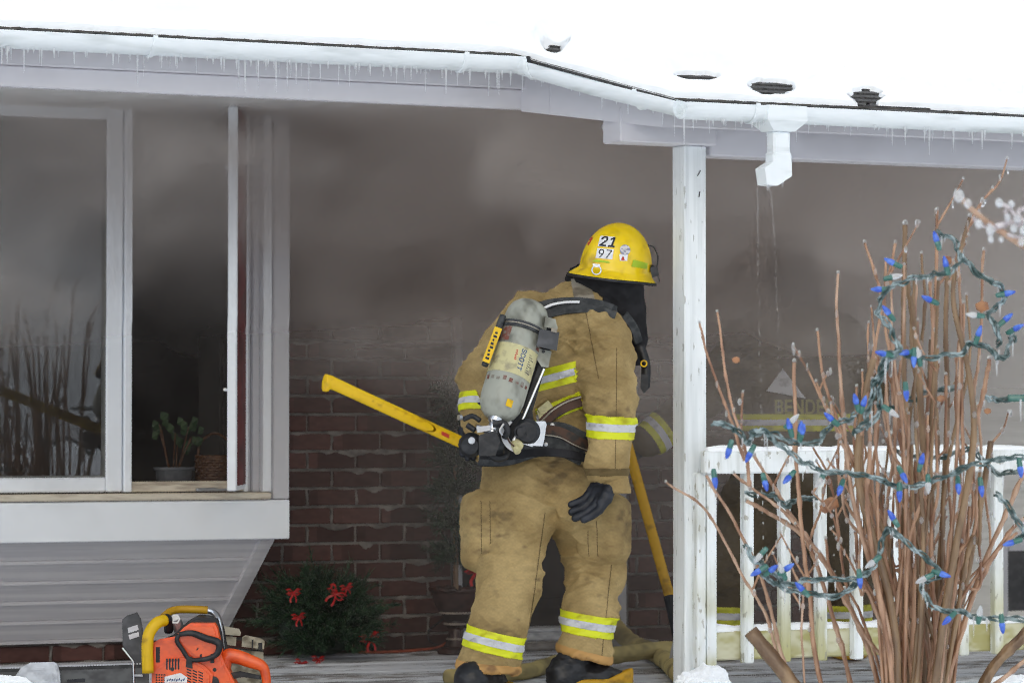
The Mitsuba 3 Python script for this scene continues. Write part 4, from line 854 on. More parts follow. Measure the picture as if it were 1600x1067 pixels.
strap('breathing_apparatus__shoulder_strap__piping', [(846, 483), (862, 475), (885, 471), (906, 471)], .010, 'm_badge_white', .030, .004)
strap('breathing_apparatus__shoulder_strap_001', [(842, 496), (866, 487), (900, 482), (935, 484), (962, 493)], .030, 'm_strap', .010, .008)
strap('breathing_apparatus__webbing_tab', [(848, 632), (856, 645), (842, 652)], .05, 'm_tank_label', .012, .005)
put('breathing_apparatus__mask_hose', kw(tube([K(1000, 540, 12.74), K(1009, 570, 12.72), K(1008, 605, 12.70)], .017, 10)), 'm_black_rubber', True)
put('breathing_apparatus__yellow_ring', kw(tube(np.array([K(1006 + 4.5 * math.cos(x), 568 + 4.5 * math.sin(x), 12.69) for x in tt]), .0032, 6, 1, False)), 'm_yellow', True)
put('breathing_apparatus__clip', kw(cat([slab([(1002, 584), (1012, 586), (1013, 608), (1006, 615), (1001, 606)], 12.68, 12.71)])), 'm_dark_plastic')
put('breathing_apparatus__lapel_strap', kw(ribbon([K(976, 492, 12.72), K(990, 512, 12.74), K(998, 535, 12.76)], .035, .008, [.5, -1, .2])), 'm_strap')

# ------------------------------------------------------------------ axe in his left hand
thing('axe', 'yellow handled axe held low behind the firefighter in his left hand', 'axe')
hp = spline([AX0 - adir * .004, AX0 + adir * .03, AX0 + adir * .1, AX0 + adir * .35, AX1, AX1 + adir * .28], 5)
s = np.linspace(0, 1, len(hp)); wid = np.interp(s, [0, .06, .14, .25, .5, 1], [.030, .033, .026, .0225, .022, .021]); bend = -.012 * np.exp(-(s / .12) ** 2); hp[:, 2] -= bend * -1
put('axe__handle', kw(sweep(hp, np.c_[.52 * np.cos(np.arange(14) * 2 * np.pi / 14), np.sin(np.arange(14) * 2 * np.pi / 14)], wid, [0, 0, 1])), 'm_yellow', True)
put('axe__handle__red_mark', kw(hull([AX0 + adir * d + np.array([0, -.0145 + dy, z - .0]) for d in (.515, .55) for z in (-.006, .008) for dy in (0, .002)])), 'm_ink_red')
hd = hp[-1]; put('axe__head', kw(cat([hull([hd + [x, y, z] for x in (-.03, .03) for y in (-.016, .016) for z in (-.05, .05)]), hull([hd + [x, y, z] for x, y, z in ((-.03, -.014, -.045), (-.03, .014, -.045), (.03, -.014, -.045), (.03, .014, -.045), (-.055, 0, -.15), (.055, 0, -.15))]), hull([hd + [x, y, z] for x, y, z in ((-.02, -.014, .045), (-.02, .014, .045), (.02, -.014, .045), (.02, .014, .045), (0, -.004, .17), (0, .004, .17))])])), 'm_steel')
# ------------------------------------------------------------------ second firefighter, behind the railing
P2 = thing('person', 'dark clad firefighter standing with feet apart behind the white railing, head lost in smoke', 'person')
D2 = 14.45
q2 = {k: K(*v).astype(np.float32) for k, v in dict(pL=(1205, 735, D2), pR=(1275, 735, D2), hL=(1180, 790, D2), kL=(1140, 885, D2 - .03), aL=(1128, 1010, D2), hR=(1290, 790, D2), kR=(1318, 885, D2 - .05), aR=(1322, 1010, D2),
     lo0=(1205, 680, D2), lo1=(1275, 680, D2), up0=(1200, 540, D2 + .04), up1=(1280, 540, D2 + .04), nk=(1240, 490, D2 + .06), sL=(1168, 535, D2 + .03), eL=(1105, 615, D2 - .02), wL=(1012, 688, D2 - .08), sR=(1312, 535, D2 + .03), eR=(1350, 620, D2 + .03), wR=(1330, 690, D2 + .22)).items()}
def g_legL(p): return smin(.05, cap(p, q2['pL'], q2['hL'], .13, .135), cap(p, q2['hL'], q2['kL'], .135, .11), cap(p, q2['kL'], q2['aL'], .108, .10))
def g_legR(p): return smin(.05, cap(p, q2['pR'], q2['hR'], .13, .135), cap(p, q2['hR'], q2['kR'], .135, .11), cap(p, q2['kR'], q2['aR'], .108, .10))
def g_trou(p): return np.maximum(smin(.05, cap(p, q2['pL'], q2['pR'], .12, .12), smin(.03, g_legL(p), g_legR(p))), .075 - p[..., 2])
def g_tor(p): return smin(.08, cap(p, q2['lo0'], q2['up0'], .145, .14), cap(p, q2['lo1'], q2['up1'], .145, .14), cap(p, q2['up0'], q2['up1'], .14, .14), cap(p, (q2['up0'] + q2['up1']) / 2, q2['nk'], .13, .08))
def g_armL(p): return smin(.03, cap(p, q2['sL'], q2['eL'], .10, .085), cap(p, q2['eL'], q2['wL'], .085, .066))
def g_armR(p): return smin(.03, cap(p, q2['sR'], q2['eR'], .10, .085), cap(p, q2['eR'], q2['wR'], .085, .066))
def g_coat(p):
    d = smin(.04, g_tor(p), g_armL(p), g_armR(p)); return np.maximum(d, K(0, 697, D2)[2] - p[..., 2] - 9 * (p[..., 0] < K(1095, 0, D2)[0]))
f2 = folds(11, .013, .3, 41, ((q2['kL'], .13, .9), (q2['kR'], .13, .9)))
coat2 = displace(relax(snet(g_coat, K(960, 740, D2 - .35), K(1410, 440, D2 + .45), .011), 4), f2); put(P2 + '__coat', kw(coat2), 'm_brown_cloth', True)
trou2 = displace(relax(snet(g_trou, K(1060, 1080, D2 - .3), K(1400, 690, D2 + .3), .011), 4), f2); put(P2 + '__trousers', kw(trou2), 'm_brown_cloth', True)
for n_, (f, o, c, ax, hw) in enumerate(((g_legL, g_legR, (1129, 960, D2), [-.02, 0, -1], .038), (g_legR, g_legL, (1321, 958, D2 - .01), [.02, 0, -1], .038))):
    c = K(*c); tape(P2 + '__trousers__reflective_stripe' + (f'_{n_:03d}' if n_ else ''), trou2, c, ax, hw, near(c, .19, f, o), 'm_lime_smoky')
c = K(1026, 677, D2 - .07); tape(P2 + '__coat__reflective_stripe', coat2, c, q2['wL'] - q2['eL'], .040, near(c, .15), 'm_lime_smoky')
c = K(1240, 660, D2); tape(P2 + '__coat__reflective_stripe_001', coat2, c, [0, 0, -1], .034, near(c, .36, g_tor, lambda p: np.minimum(g_armL(p), g_armR(p))), 'm_lime_smoky')
tx = meshkit.text_mesh('BENDER', .055, .004, True).subdivide_to_size(.03); v = tx.vertices; v0 = K(1213, 646, D2 - .3); p = np.c_[v0[0] + v[:, 0] * .82, np.full(len(v), v0[1]), v0[2] + v[:, 1]]
p = march(g_coat, p, off=.014, start=-.2); p[:, 1] -= v[:, 2]; tx.vertices = p; tx.fix_normals(); put(P2 + '__coat__lettering', kw(tx), 'm_letter')
tri = [K(u, v, D2 - .12) for u, v in ((1222, 572), (1205, 608), (1262, 622), (1246, 590))]; q = march(g_coat, np.array([K(u, v, D2 - .3) for u, v in ((1228, 575), (1202, 610), (1264, 622))]), off=.02, start=-.3); put(P2 + '__coat__pale_patch', kw(hull(np.vstack([q, q + [0, .03, 0]]))), 'm_silver_tape')
def g_body(p):
    d = smin(.04, cap(p, (q2['up0'] + q2['up1']) / 2, q2['nk'], .07, .055), ell(p, K(1240, 442, D2 + .08), (.078, .095, .115)), cap(p, q2['sL'], q2['sR'], .07, .07))
    d = smin(.05, d, cap(p, K(1240, 540, D2), K(1240, 730, D2), .1, .1), cap(p, q2['sL'], q2['eL'], .05, .04), cap(p, q2['eL'], q2['wL'], .04, .03), cap(p, q2['sR'], q2['eR'], .05, .04), cap(p, q2['eR'], q2['wR'], .04, .03))
    return smin(.04, d, cap(p, q2['hL'], q2['kL'], .08, .06), cap(p, q2['kL'], q2['aL'], .06, .045), cap(p, q2['hR'], q2['kR'], .08, .06), cap(p, q2['kR'], q2['aR'], .06, .045), cap(p, q2['pL'], q2['pR'], .08, .08))
put(P2 + '__body', kw(relax(snet(g_body, K(980, 1050, D2 - .3), K(1400, 380, D2 + .4), .018), 3)), 'm_skin', True)
put(P2 + '__hood', kw(relax(snet(lambda p: smin(.05, ell(p, K(1240, 450, D2 + .07), (.1, .115, .13)), cap(p, K(1240, 470, D2 + .06), K(1240, 505, D2 + .05), .09, .11)), K(1180, 540, D2 - .2), K(1300, 380, D2 + .3), .012), 3)), 'm_black_cloth', True)
H2 = loft([np.c_[r[:, 1], r[:, 0], r[:, 2]] for r in rows]); H2.merge_vertices(); H2.update_faces(H2.nondegenerate_faces()); H2.fix_normals(); H2.vertices += K(1240, 425, D2 + .07); put(P2 + '__helmet', kw(H2), 'm_black_rubber', 45)
for n_, u in ((0, 1126), (1, 1324)):
    h_, t_ = np.array([K(u, 0, D2)[0], D2 - .06, .004]), np.array([K(u - 6 + 12 * n_, 0, D2)[0], D2 + .14, .004]); boot(P2 + '__boot' + ('_001' if n_ else ''), h_, t_, K(u, 985, D2), lambda p: .04 + 0 * p[..., 0])
hand(P2 + '__glove', q2['wL'] + [0, .0, 0], q2['wL'] + [-.055, -.01, -.03], (.5, 1.0, 1.0), np.array([.3, 0, -.95]), np.array([0, 1.0, 0]), ([-.01, -.03, .02], [-.02, .01, .01]), .012)
hand(P2 + '__glove_001', q2['wR'], q2['wR'] + [-.03, .05, -.03], (.4, .6, .6), np.array([.0, .3, -.95]), np.array([-1.0, 0, 0]), ([-.03, .0, .02], [-.02, .01, .01]), .012)
thing('long_handled_tool', 'yellow handled pry tool with a black lower end slanting down behind the porch post', 'tool')
t0, t1, t2 = K(980, 694, 13.6), K(1046, 932, 13.5), K(1060, 1000, 13.48)
put('long_handled_tool__handle', kw(tube([t0, t1], .0195, 12, 2, False)), 'm_yellow_dull', 40)
put('long_handled_tool__black_end', kw(tube([t1 - (t1 - t0) * .012, t2], [.023, .020], 12, 2, False)), 'm_black_rubber', 40)
put('long_handled_tool__claw', kw(cat([hull([t2 + [x, y, z] for x, y, z in ((-.02, -.01, .01), (.02, -.01, .01), (-.02, .01, .01), (.02, .01, .01), (s * .03 + .012 * s, 0, -.09), (s * .03, 0, -.09))]) for s in (-1, 1)])), 'm_steel')

# ------------------------------------------------------------------ power saw on the porch floor
S = thing('chainsaw', 'orange power saw with yellow wrapped handle standing on the porch floor below the window', 'chainsaw')
DS = 12.55; sp = lambda pts, D0, D1: [K(u, v, DS + d) for u, v in pts for d in (D0, D1)]
def plate(pts, D0, D1, bev=.004):
    """a shaped slab: outline in the saw's side view, real depth, edges eased"""
    from shapely.geometry import Polygon
    P_ = np.array([K(u, v, DS) for u, v in pts]); c = m3.CrossSection([P_[:, [0, 2]].tolist()]); 
    if c.area() <= 0: c = m3.CrossSection([P_[::-1][:, [0, 2]].tolist()])
    m = cat([man(m3.Manifold.extrude(c.offset(-bev, m3.JoinType.Miter), D1 - D0)), man(m3.Manifold.extrude(c, D1 - D0 - 2 * bev).translate([0, 0, bev]))])
    v = m.vertices.copy(); m.vertices = np.c_[v[:, 0], DS + D0 + v[:, 2], v[:, 1]]; m.fix_normals(); return m
put('chainsaw__engine_body', kw(plate([(238, 1092), (242, 1004), (270, 992), (296, 968), (308, 962), (340, 966), (346, 985), (352, 1020), (352, 1092)], -.02, .16, .010)), 'm_dark_plastic', 40)
put('chainsaw__side_cover', kw(plate([(240, 1088), (240, 1003), (252, 996), (276, 992), (296, 1004), (316, 1022), (346, 1016), (352, 1030), (352, 1088)], -.055, -.022, .008)), 'm_orange', 40)
put('chainsaw__top_cover', kw(plate([(276, 992), (290, 978), (300, 971), (338, 971), (342, 978), (350, 1014), (344, 1030), (308, 1026), (288, 1008)], -.075, .10, .010)), 'm_orange', 40)
put('chainsaw__starter_housing', kw(plate([(242, 1090), (246, 1046), (264, 1026), (296, 1024), (322, 1036), (336, 1050), (332, 1090)], -.085, -.05, .010)), 'm_orange', 40)
put('chainsaw__rear_body', kw(plate([(330, 1090), (334, 1046), (352, 1030), (368, 1062), (382, 1090)], -.06, .07, .008)), 'm_orange', 40)
# vents
vs = [plate([(264 + 4.5 * k, 1025), (266.4 + 4.5 * k, 1025), (266.4 + 4.5 * k, 1042), (264 + 4.5 * k, 1042)], -.0862, -.08, .0005) for k in range(5)]
for r in range(6):
    for k in range(4): vs.append(plate([(248 + 4 * k, 1049 + 4 * r), (250.6 + 4 * k, 1049 + 4 * r), (250.6 + 4 * k, 1051.4 + 4 * r), (248 + 4 * k, 1051.4 + 4 * r)], -.0862, -.08, .0005))
    for k in range(3): vs.append(plate([(296 + 9 * k, 1040 + 4.4 * r + 2 * k), (303 + 9 * k, 1043 + 4.4 * r + 2 * k), (303 + 9 * k, 1045.2 + 4.4 * r + 2 * k), (296 + 9 * k, 1042.2 + 4.4 * r + 2 * k)], -.0862, -.08, .0005))
put('chainsaw__starter_housing__vent_grille', kw(cat(vs)), 'm_ink', kind='stuff')
put('chainsaw__badge', kw(plate([(262, 1068), (262, 1053), (286, 1047), (297, 1054), (296, 1068)], -.090, -.084, .001)), 'm_badge_white')
put('chainsaw__badge__red_field', kw(plate([(263, 1090), (263, 1062), (296, 1062), (295, 1090)], -.0915, -.085, .001)), 'm_ink_red')
put('chainsaw__badge__blue_print', kw(cat([plate([(265 + 3.6 * k, 1058.6 - (k % 3)), (267.6 + 3.6 * k, 1055.8 - (k % 2)), (268 + 3.6 * k, 1058 - (k % 2)), (265.8 + 3.6 * k, 1061 - (k % 2))], -.0915, -.0895, .0002) for k in range(8)])), 'm_ink_blue')
put('chainsaw__dark_slot', kw(cat([plate([(247, 1008), (253, 1008), (253, 1032), (247, 1032)], -.0575, -.05, .001), plate([(333, 1018), (338, 1018), (338, 1032), (332, 1032)], -.078, -.07, .001), plate([(310, 1012), (313, 1008), (314, 1010), (311, 1013)], -.0772, -.07, .0003), plate([(316, 1019), (319, 1018), (319, 1023), (316, 1023)], -.0772, -.07, .0003)])), 'm_ink')
loop = [K(u, v, DS - .088) for u, v in ((280, 990), (300, 988), (322, 996), (342, 1003), (341, 1018), (330, 1026), (310, 1030), (296, 1028), (286, 1014), (277, 1000), (280, 990))]
put('chainsaw__black_clip', kw(sweep(spline(loop, 4), ring(8), np.interp(np.linspace(0, 1, 41), [0, .15, .3, .42, .6, 1], [.008, .012, .013, .010, .008, .008]))), 'm_dark_plastic', True)
put('chainsaw__clip_catch', kw(plate([(296, 1022), (304, 1022), (305, 1040), (295, 1038)], -.098, -.075, .002)), 'm_dark_plastic')
put('chainsaw__screw', kw(cat([align(lathe([[0, 0], [.007, 0], [.007, .004], [0, .004]], 10), K(u, v, DS - d), K(u, v, DS - 2)) for u, v, d in ((246, 1040, .05), (256, 1040, .05), (336, 1045, .052), (270, 1044, .083), (336, 1068, .058))])), 'm_dark_plastic')
put('chainsaw__fuel_cap', kw(align(lathe([[0, 0], [.02, 0], [.02, .012], [0, .014]], 16), K(334, 1064, DS - .055), K(334, 1064, DS - 2))), 'm_dark_plastic', 40)
put('chainsaw__front_handle_grip', kw(tube([K(232, 1050, DS - .09), K(231, 1010, DS - .09), K(234, 988, DS - .085), (K(246, 972, DS - .07)), K(258, 968, DS - .04)], .0205, 14)), 'm_yellow', True)
put('chainsaw__front_handle_grip_001', kw(tube([K(256, 963, DS - .0), K(268, 954, DS + .05), K(285, 951, DS + .08), K(325, 952, DS + .09)], .014, 12)), 'm_yellow_dull', True)
put('chainsaw__handle_tube', kw(tube([K(323, 952, DS + .09), K(336, 957, DS + .08), K(343, 972, DS + .05), K(347, 1010, DS + .02), K(349, 1032, DS)], .011, 12)), 'm_chrome', True)
put('chainsaw__grip_end', kw(tube([K(256, 968, DS - .05), K(263, 966, DS - .02), K(264, 985, DS + .01)], .016, 12)), 'm_black_rubber', True)
put('chainsaw__cylinder_stub', kw(cat([tube([K(284, 990, DS + .02), K(274, 966, DS - .0)], .020, 14, 2, False), align(lathe([[0, 0], [.018, 0], [.018, .008], [.012, .008], [.012, .004], [0, .004]], 6), K(275, 966, DS - .01), K(273, 965, DS - .06))])), 'm_steel', 30)
put('chainsaw__hand_guard', kw(cat([plate([(193, 966), (200, 960), (216, 955), (222, 966), (228, 1000), (232, 1044), (214, 1036), (200, 1018), (194, 1006)], -.035, -.012, .004).copy()])), 'm_grey_plastic', 40)
put('chainsaw__hand_guard__slot', kw(cat([plate([(202, 979), (217, 974), (219, 982), (203, 987)], -.0365, -.010, .001), plate([(203, 990), (219, 985), (220, 992), (205, 997)], -.0365, -.010, .001)])), 'm_bay_siding')
put('chainsaw__bumper', kw(tube([K(192, 1011, DS - .04), K(209, 1032, DS - .045), K(211, 1090, DS - .045)], .0035, 6, 2, False)), 'm_chrome', True)
put('chainsaw__bumper_bracket', kw(tube([K(211, 1054, DS - .045), K(224, 1054, DS - .045)], .005, 6, 2, False)), 'm_alu', True)
put('chainsaw__rear_handle', kw(sweep(spline([K(u, v, DS + .0) for u, v in ((350, 1046), (354, 1026), (368, 1024), (392, 1032), (410, 1040), (416, 1056), (418, 1088))], 6), .8 * ring(12, .8, 1.0), np.interp(np.linspace(0, 1, 37), [0, .2, .5, .75, 1], [.03, .034, .029, .022, .018]), None)), 'm_orange', True)
put('chainsaw__trigger', kw(plate([(360, 1050), (376, 1047), (408, 1054), (408, 1060), (380, 1056), (362, 1060)], -.010, .012, .003)), 'm_dark_plastic')
BD = -.035
put('chainsaw__bar', kw(plate([(-60, 1062), (-50, 1048), (0, 1044), (235, 1037), (235, 1078), (0, 1088), (-50, 1086)], BD + .0, BD + .006, .001)), 'm_bar')
put('chainsaw__bar__slot', kw(plate([(107, 1059), (136, 1057), (136, 1063), (108, 1064)], BD - .001, BD + .002, .0005)), 'm_ink')
th_ = []
for k in range(62):
    u = -40 + k * 4.4; v = 1043.6 - (u / 235) * 8
    th_ += [plate([(u, v + 1), (u + 1, v - 3.2), (u + 2.6, v - 3.0), (u + 3.2, v + 1)], BD - .002, BD + .008, .0004)]
put('chainsaw__chain', kw(plate([(-44, 1049), (-44, 1044.2), (235, 1035), (235, 1040.5)], BD - .003, BD + .009, .0008)), 'm_dark_plastic')
put('chainsaw__chain__teeth', kw(cat(th_)), 'm_alu', kind='stuff')
gp = [(30, 1095), (30, 1052), (38, 1040), (52, 1032), (88, 1031), (94, 1034), (98, 1048), (101, 1095)]
put('chainsaw__depth_guard', kw(cat([plate(gp, -.075, -.045, .008), plate([(38, 1095), (40, 1056), (52, 1048), (90, 1046), (95, 1095)], -.082, -.06, .005)])), 'm_alu', 30)
put('chainsaw__depth_guard__rib', kw(cat([plate([(32, 1051), (50, 1040.5), (95, 1039), (95, 1042), (52, 1043.5), (33, 1055)], -.080, -.07, .001)])), 'm_alu')

# beige machine standing behind the saw
thing('equipment_case', 'dirty beige plastic machine case partly hidden behind the orange saw', 'equipment case')
DB = 12.95; bp = lambda pts, a, b: hull([K(u, v, DB + d) for u, v in pts for d in (a, b)])
put('equipment_case__housing', kw(cat([bp([(318, 1078), (318, 1008), (412, 1014), (412, 1078)], .0, .2)])), 'm_beige_plastic')
put('equipment_case__cap', kw(bp([(345, 981), (350, 977), (374, 981), (377, 987), (376, 992), (346, 990)], -.02, .08)), 'm_beige_plastic')
put('equipment_case__cap_block', kw(bp([(346, 992), (370, 994), (369, 1008), (347, 1005)], .0, .08)), 'm_beige_plastic')
put('equipment_case__lid', kw(bp([(379, 994), (384, 991), (408, 996), (414, 1000), (413, 1013), (378, 1009)], -.03, .10)), 'm_beige_plastic')
put('equipment_case__groove', kw(cat([bp([(352, 1009.5), (412, 1015), (412, 1017), (352, 1011.5)], -.004, .01), bp([(394, 998), (396.5, 998), (395.5, 1013), (393.5, 1013)], -.034, .0), bp([(404, 1003), (410, 1003), (410, 1014), (404, 1013)], -.034, .0)])), 'm_dark_plastic')
put('equipment_case__lower_block', kw(bp([(352, 1052), (408, 1056), (406, 1086), (352, 1086)], -.03, .1)), 'm_beige_plastic')

# ------------------------------------------------------------------ christmas greenery, urn, cord, hoses
def sprigs(n, centre, rad, length, needles, nl, rng, flat=1.0, up=.35):
    vs, fs, o = [], [], 0
    for _ in range(n):
        d = rng.normal(size=3); d[2] = abs(d[2]) * .9 + up * rng.random() - .25; d /= np.linalg.norm(d); b = centre + d * rad * rng.uniform(.15, .8); tip = b + (d + rng.normal(size=3) * .35) * length * rng.uniform(.7, 1.2); tip[2] = max(tip[2], .01)
        t = rng.random(needles)[:, None]; base = b + (tip - b) * t; nd = rng.normal(size=(needles, 3)); nd /= np.linalg.norm(nd, axis=1, keepdims=True); nd = nd + 1.1 * (tip - b) / np.linalg.norm(tip - b); e = base + nd * nl * rng.uniform(.6, 1.1, (needles, 1)) * .6
        w = np.cross(nd, rng.normal(size=(needles, 3))); w /= np.linalg.norm(w, axis=1, keepdims=True) + 1e-9; w *= .0017
        v = np.stack([base - w, base + w, e + w * .5, e - w * .5], 1).reshape(-1, 3); v[:, 2] = np.maximum(v[:, 2], .004); k = np.arange(needles) * 4 + o
        vs.append(v); fs += [np.c_[k, k + 1, k + 2], np.c_[k, k + 2, k + 3]]; o += 4 * needles
    return tm(np.vstack(vs), np.vstack(fs))
def bow(key, c, s, rng):
    """two loops and two tails of ribbon, tilted at random"""
    t = rng.uniform(-.7, .7); R2 = np.array([[math.cos(t), 0, -math.sin(t)], [0, 1, 0], [math.sin(t), 0, math.cos(t)]]); ms = []
    for sx in (-1, 1):
        for u, w in ((.25, .42), (-.15, .36)):
            p = np.array([[0, 0, 0], [sx * .5, -.35, .22 + u], [sx * .95, -.15, .12 + u * 1.3], [sx * .55, .12, -.12 + u], [0, 0, 0]]) * s; ms.append(ribbon(c + p @ R2.T, s * w, .0015, [0, -.5, 1], 5))
        p = np.array([[0, -.05, 0], [sx * .2, -.25, -.4], [sx * .42, -.1, -.9], [sx * .38, -.2, -1.3]]) * s; ms.append(ribbon(c + p @ R2.T, s * .26, .0015, [.3 * sx, -1, .2], 5))
    put(key, cat(ms), 'm_bow')
rg = np.random.default_rng(5)
thing('evergreen_arrangement', 'low round evergreen christmas arrangement with red ribbon bows on the floor by the brick wall', 'christmas greenery')
cg = W(506, 985, 13.17); cg[2] = .11
put('evergreen_arrangement__foliage', cat([sprigs(230, cg + [0, 0, .02], .20, .10, 80, .045, rg), sprigs(90, cg + [-.04, 0, .09], .17, .09, 60, .045, rg), sprigs(80, cg + [.03, 0, .08], .15, .09, 60, .045, rg), sprigs(90, cg + [.0, -.06, -.03], .2, .08, 70, .04, rg)]), 'm_needles')
put('evergreen_arrangement__base', man(m3.Manifold.sphere(.15, 24).scale([1.2, .7, .85]).translate(list(cg + [0, .04, .03]))), 'm_needles_dark', True)
for u, v, s in ((458, 925, .030), (524, 926, .040), (541, 917, .026), (466, 963, .028), (577, 996, .040), (497, 1029, .026), (470, 1036, .028)): bow('evergreen_arrangement__bow', W(u, v, 12.98), s, rg)
thing('planter_urn', 'dark ornate pedestal urn with a scalloped rim beside the doorway', 'urn')
cu = W(712, 1000, 13.30); cu[2] = .002
ul = lathe([[0, 0], [.075, 0], [.075, .02], [.05, .03], [.035, .06], [.03, .10], [.045, .12], [.04, .135], [.06, .16], [.085, .20], [.10, .25], [.095, .26], [0, .26]], 28); ul.vertices += cu; put('planter_urn__bowl', ul, 'm_urn', 40)
tt_ = np.arange(61) * 2 * np.pi / 60; put('planter_urn__rim', tube(np.c_[cu[0] + .102 * np.cos(tt_), cu[1] + .102 * np.sin(tt_), cu[2] + .262 + .004 * np.sin(tt_ * 14)], .010 + .004 * np.sin(np.linspace(0, 6.28 * 14, 61)), 7, 1, False), 'm_urn', True)
put('planter_urn__pale_band', cat([tube(np.c_[cu[0] + r * np.cos(tt_), cu[1] + r * np.sin(tt_), np.full(61, cu[2] + h)], .005, 6, 1, False) for r, h in ((.047, .122), (.066, .168), (.036, .06))]), 'm_urn_pale', True)
thing('topiary', 'tall dark evergreen topiary with a red bow growing in the urn by the door', 'plant')
put('topiary__stem', tube([cu + [0, 0, .26], cu + [.0, 0, .95]], .012, 8, 2, False), 'm_bark_old')
put('topiary__foliage', cat([sprigs(60, cu + [0, 0, .40 + .13 * k], .06 - .004 * k, .06, 45, .045, rg, up=.1) for k in range(6)]), 'm_needles')
bow('topiary__bow', W(742, 890, 13.16), .05, rg)
thing('extension_cord', 'orange extension cord along the foot of the brick wall', 'cord')
put('extension_cord', tube([W(560, 1022, 13.40) * [1, 1, 0] + [0, 0, .012], W(600, 1026, 13.38) * [1, 1, 0] + [0, 0, .010], W(650, 1023, 13.40) * [1, 1, 0] + [0, 0, .012], W(685, 1018, 13.44) * [1, 1, 0] + [0, 0, .02], W(706, 1006, 13.46) * [1, 1, 0] + [0, 0, .05]], .006, 8), 'm_cord', True)
put('extension_cord__plug_wire', tube([W(702, 955, 13.46), W(690, 968, 13.46), W(670, 984, 13.46), W(672, 1000, 13.45), W(690, 1010, 13.44)], .004, 6), 'm_black_rubber', True)
def hose(key, label, pts, r=.034):
    thing(key, label, 'fire hose'); p = spline([[*W(u, v, y)[:2], z] for u, v, y, z in pts], 8); k = list(labels)[-1]
    put(k, sweep(p, ring(14), r * (1 + .05 * np.sin(np.arange(len(p)) * 1.7))), 'm_hose', True)
hose('fire_hose', 'dirty yellow fire hose lying across the porch from the boot to the porch post', [(930, 1030, 12.1, .05), (985, 1024, 12.2, .06), (1040, 1015, 12.3, .062), (1100, 1010, 12.4, .05), (1180, 1004, 12.5, .036), (1260, 1000, 12.5, .036)], .033)
hose('fire_hose', 'grey fire hose running from the doorway down to the porch floor behind the right boot', [(936, 940, 13.6, .20), (948, 965, 13.35, .15), (966, 985, 13.1, .09), (990, 1005, 12.9, .045), (1016, 1030, 12.6, .036), (1042, 1056, 12.0, .036), (1060, 1090, 11.4, .036)], .036)
hose('fire_hose', 'yellowish fire hose lying between the two boots of the front firefighter', [(700, 1062, 11.7, .030), (760, 1063, 11.75, .030), (820, 1060, 11.8, .034), (870, 1042, 12.15, .036), (905, 1030, 12.4, .036)], .030)

# snow heaps
def heap(key, label, c, r, seed):
    thing(key, label, 'snow'); m = trimesh.creation.icosphere(5, 1.0); v = m.vertices.copy(); v *= r; v += vnormals(m) * (.9 * min(r) * (meshkit.fbm(v * 22 + seed, 4, seed) - .45) + .35 * min(r) * (meshkit.noise(v * 70, seed) - .5))[:, None]
    m.vertices = v + c; put(list(labels)[-1], m, 'm_snow', True)
heap('snow_heap', 'small heap of white snow at the foot of the porch post', W(1098, 1064, 10.86) + [0, 0, -.01], np.array([.105, .06, .055]), 3)
heap('snow_heap', 'lump of snow at the left edge in front of the saw guard', W(8, 1072, 11.0) + [0, 0, 0], np.array([.09, .06, .035]), 6)
heap('snow_heap', 'low bank of snow on the porch edge at the right behind the shrub', W(1590, 1066, 10.8) + [0, 0, 0], np.array([.16, .07, .030]), 9)

# things on the window seat
ZS = .676
thing('flower_pot', 'oval grey flower pot on the window seat inside the open casement', 'flower pot')
fp = W(272, 748, 13.22); fp[2] = ZS
m = lathe([[0, 0], [.055, 0], [.07, .09], [.073, .10], [.066, .10], [.06, .085], [0, .085]], 28); m.vertices *= [1.1, .8, 1]; m.vertices += fp; put('flower_pot__bowl', m, 'm_pot', 40)
m = lathe([[.071, .088], [.077, .09], [.077, .102], [.070, .102], [.071, .088]], 28); m.vertices *= [1.1, .8, 1]; m.vertices += fp; put('flower_pot__rim', m, 'm_pot', 40)
thing('houseplant', 'thin stemmed leafy houseplant standing in the grey pot at the window', 'plant')
st = []
for k in range(9):
    a = rg.uniform(0, 6.28); tip = fp + [.07 * math.cos(a), .05 * math.sin(a), rg.uniform(.16, .28)]; st.append(tube([fp + [.02 * math.cos(a), 0, .085], fp + [.04 * math.cos(a), .02 * math.sin(a), .15], tip], .0022, 5))
    for j in range(3): e = rg.normal(size=3) * .02; put('houseplant__leaf', hull([tip + e, tip + e + [.03, .0, .02], tip + e + [.01, .012, .03], tip + e + [.02, .002, -.008]]), 'm_houseplant')
put('houseplant__stems', cat(st), 'm_wicker', True)
thing('wicker_basket', 'round brown wicker basket on the window seat next to the open casement', 'basket')
wb = W(336, 748, 13.25); wb[2] = ZS
put('wicker_basket__body', cat([tube(np.c_[wb[0] + (.074 + .002 * (k % 2)) * np.cos(tt_), wb[1] + .07 * np.sin(tt_), np.full(61, wb[2] + .006 + .0105 * k) + .0018 * np.sin(tt_ * 15 + 3.14 * (k % 2))], .0062, 5, 1, False) for k in range(14)]), 'm_wicker', True)
put('wicker_basket__handle', tube([wb + [.074, 0, .14], wb + [.06, 0, .2], wb + [0, 0, .235], wb + [-.06, 0, .2], wb + [-.074, 0, .14]], .006, 6), 'm_wicker', True)

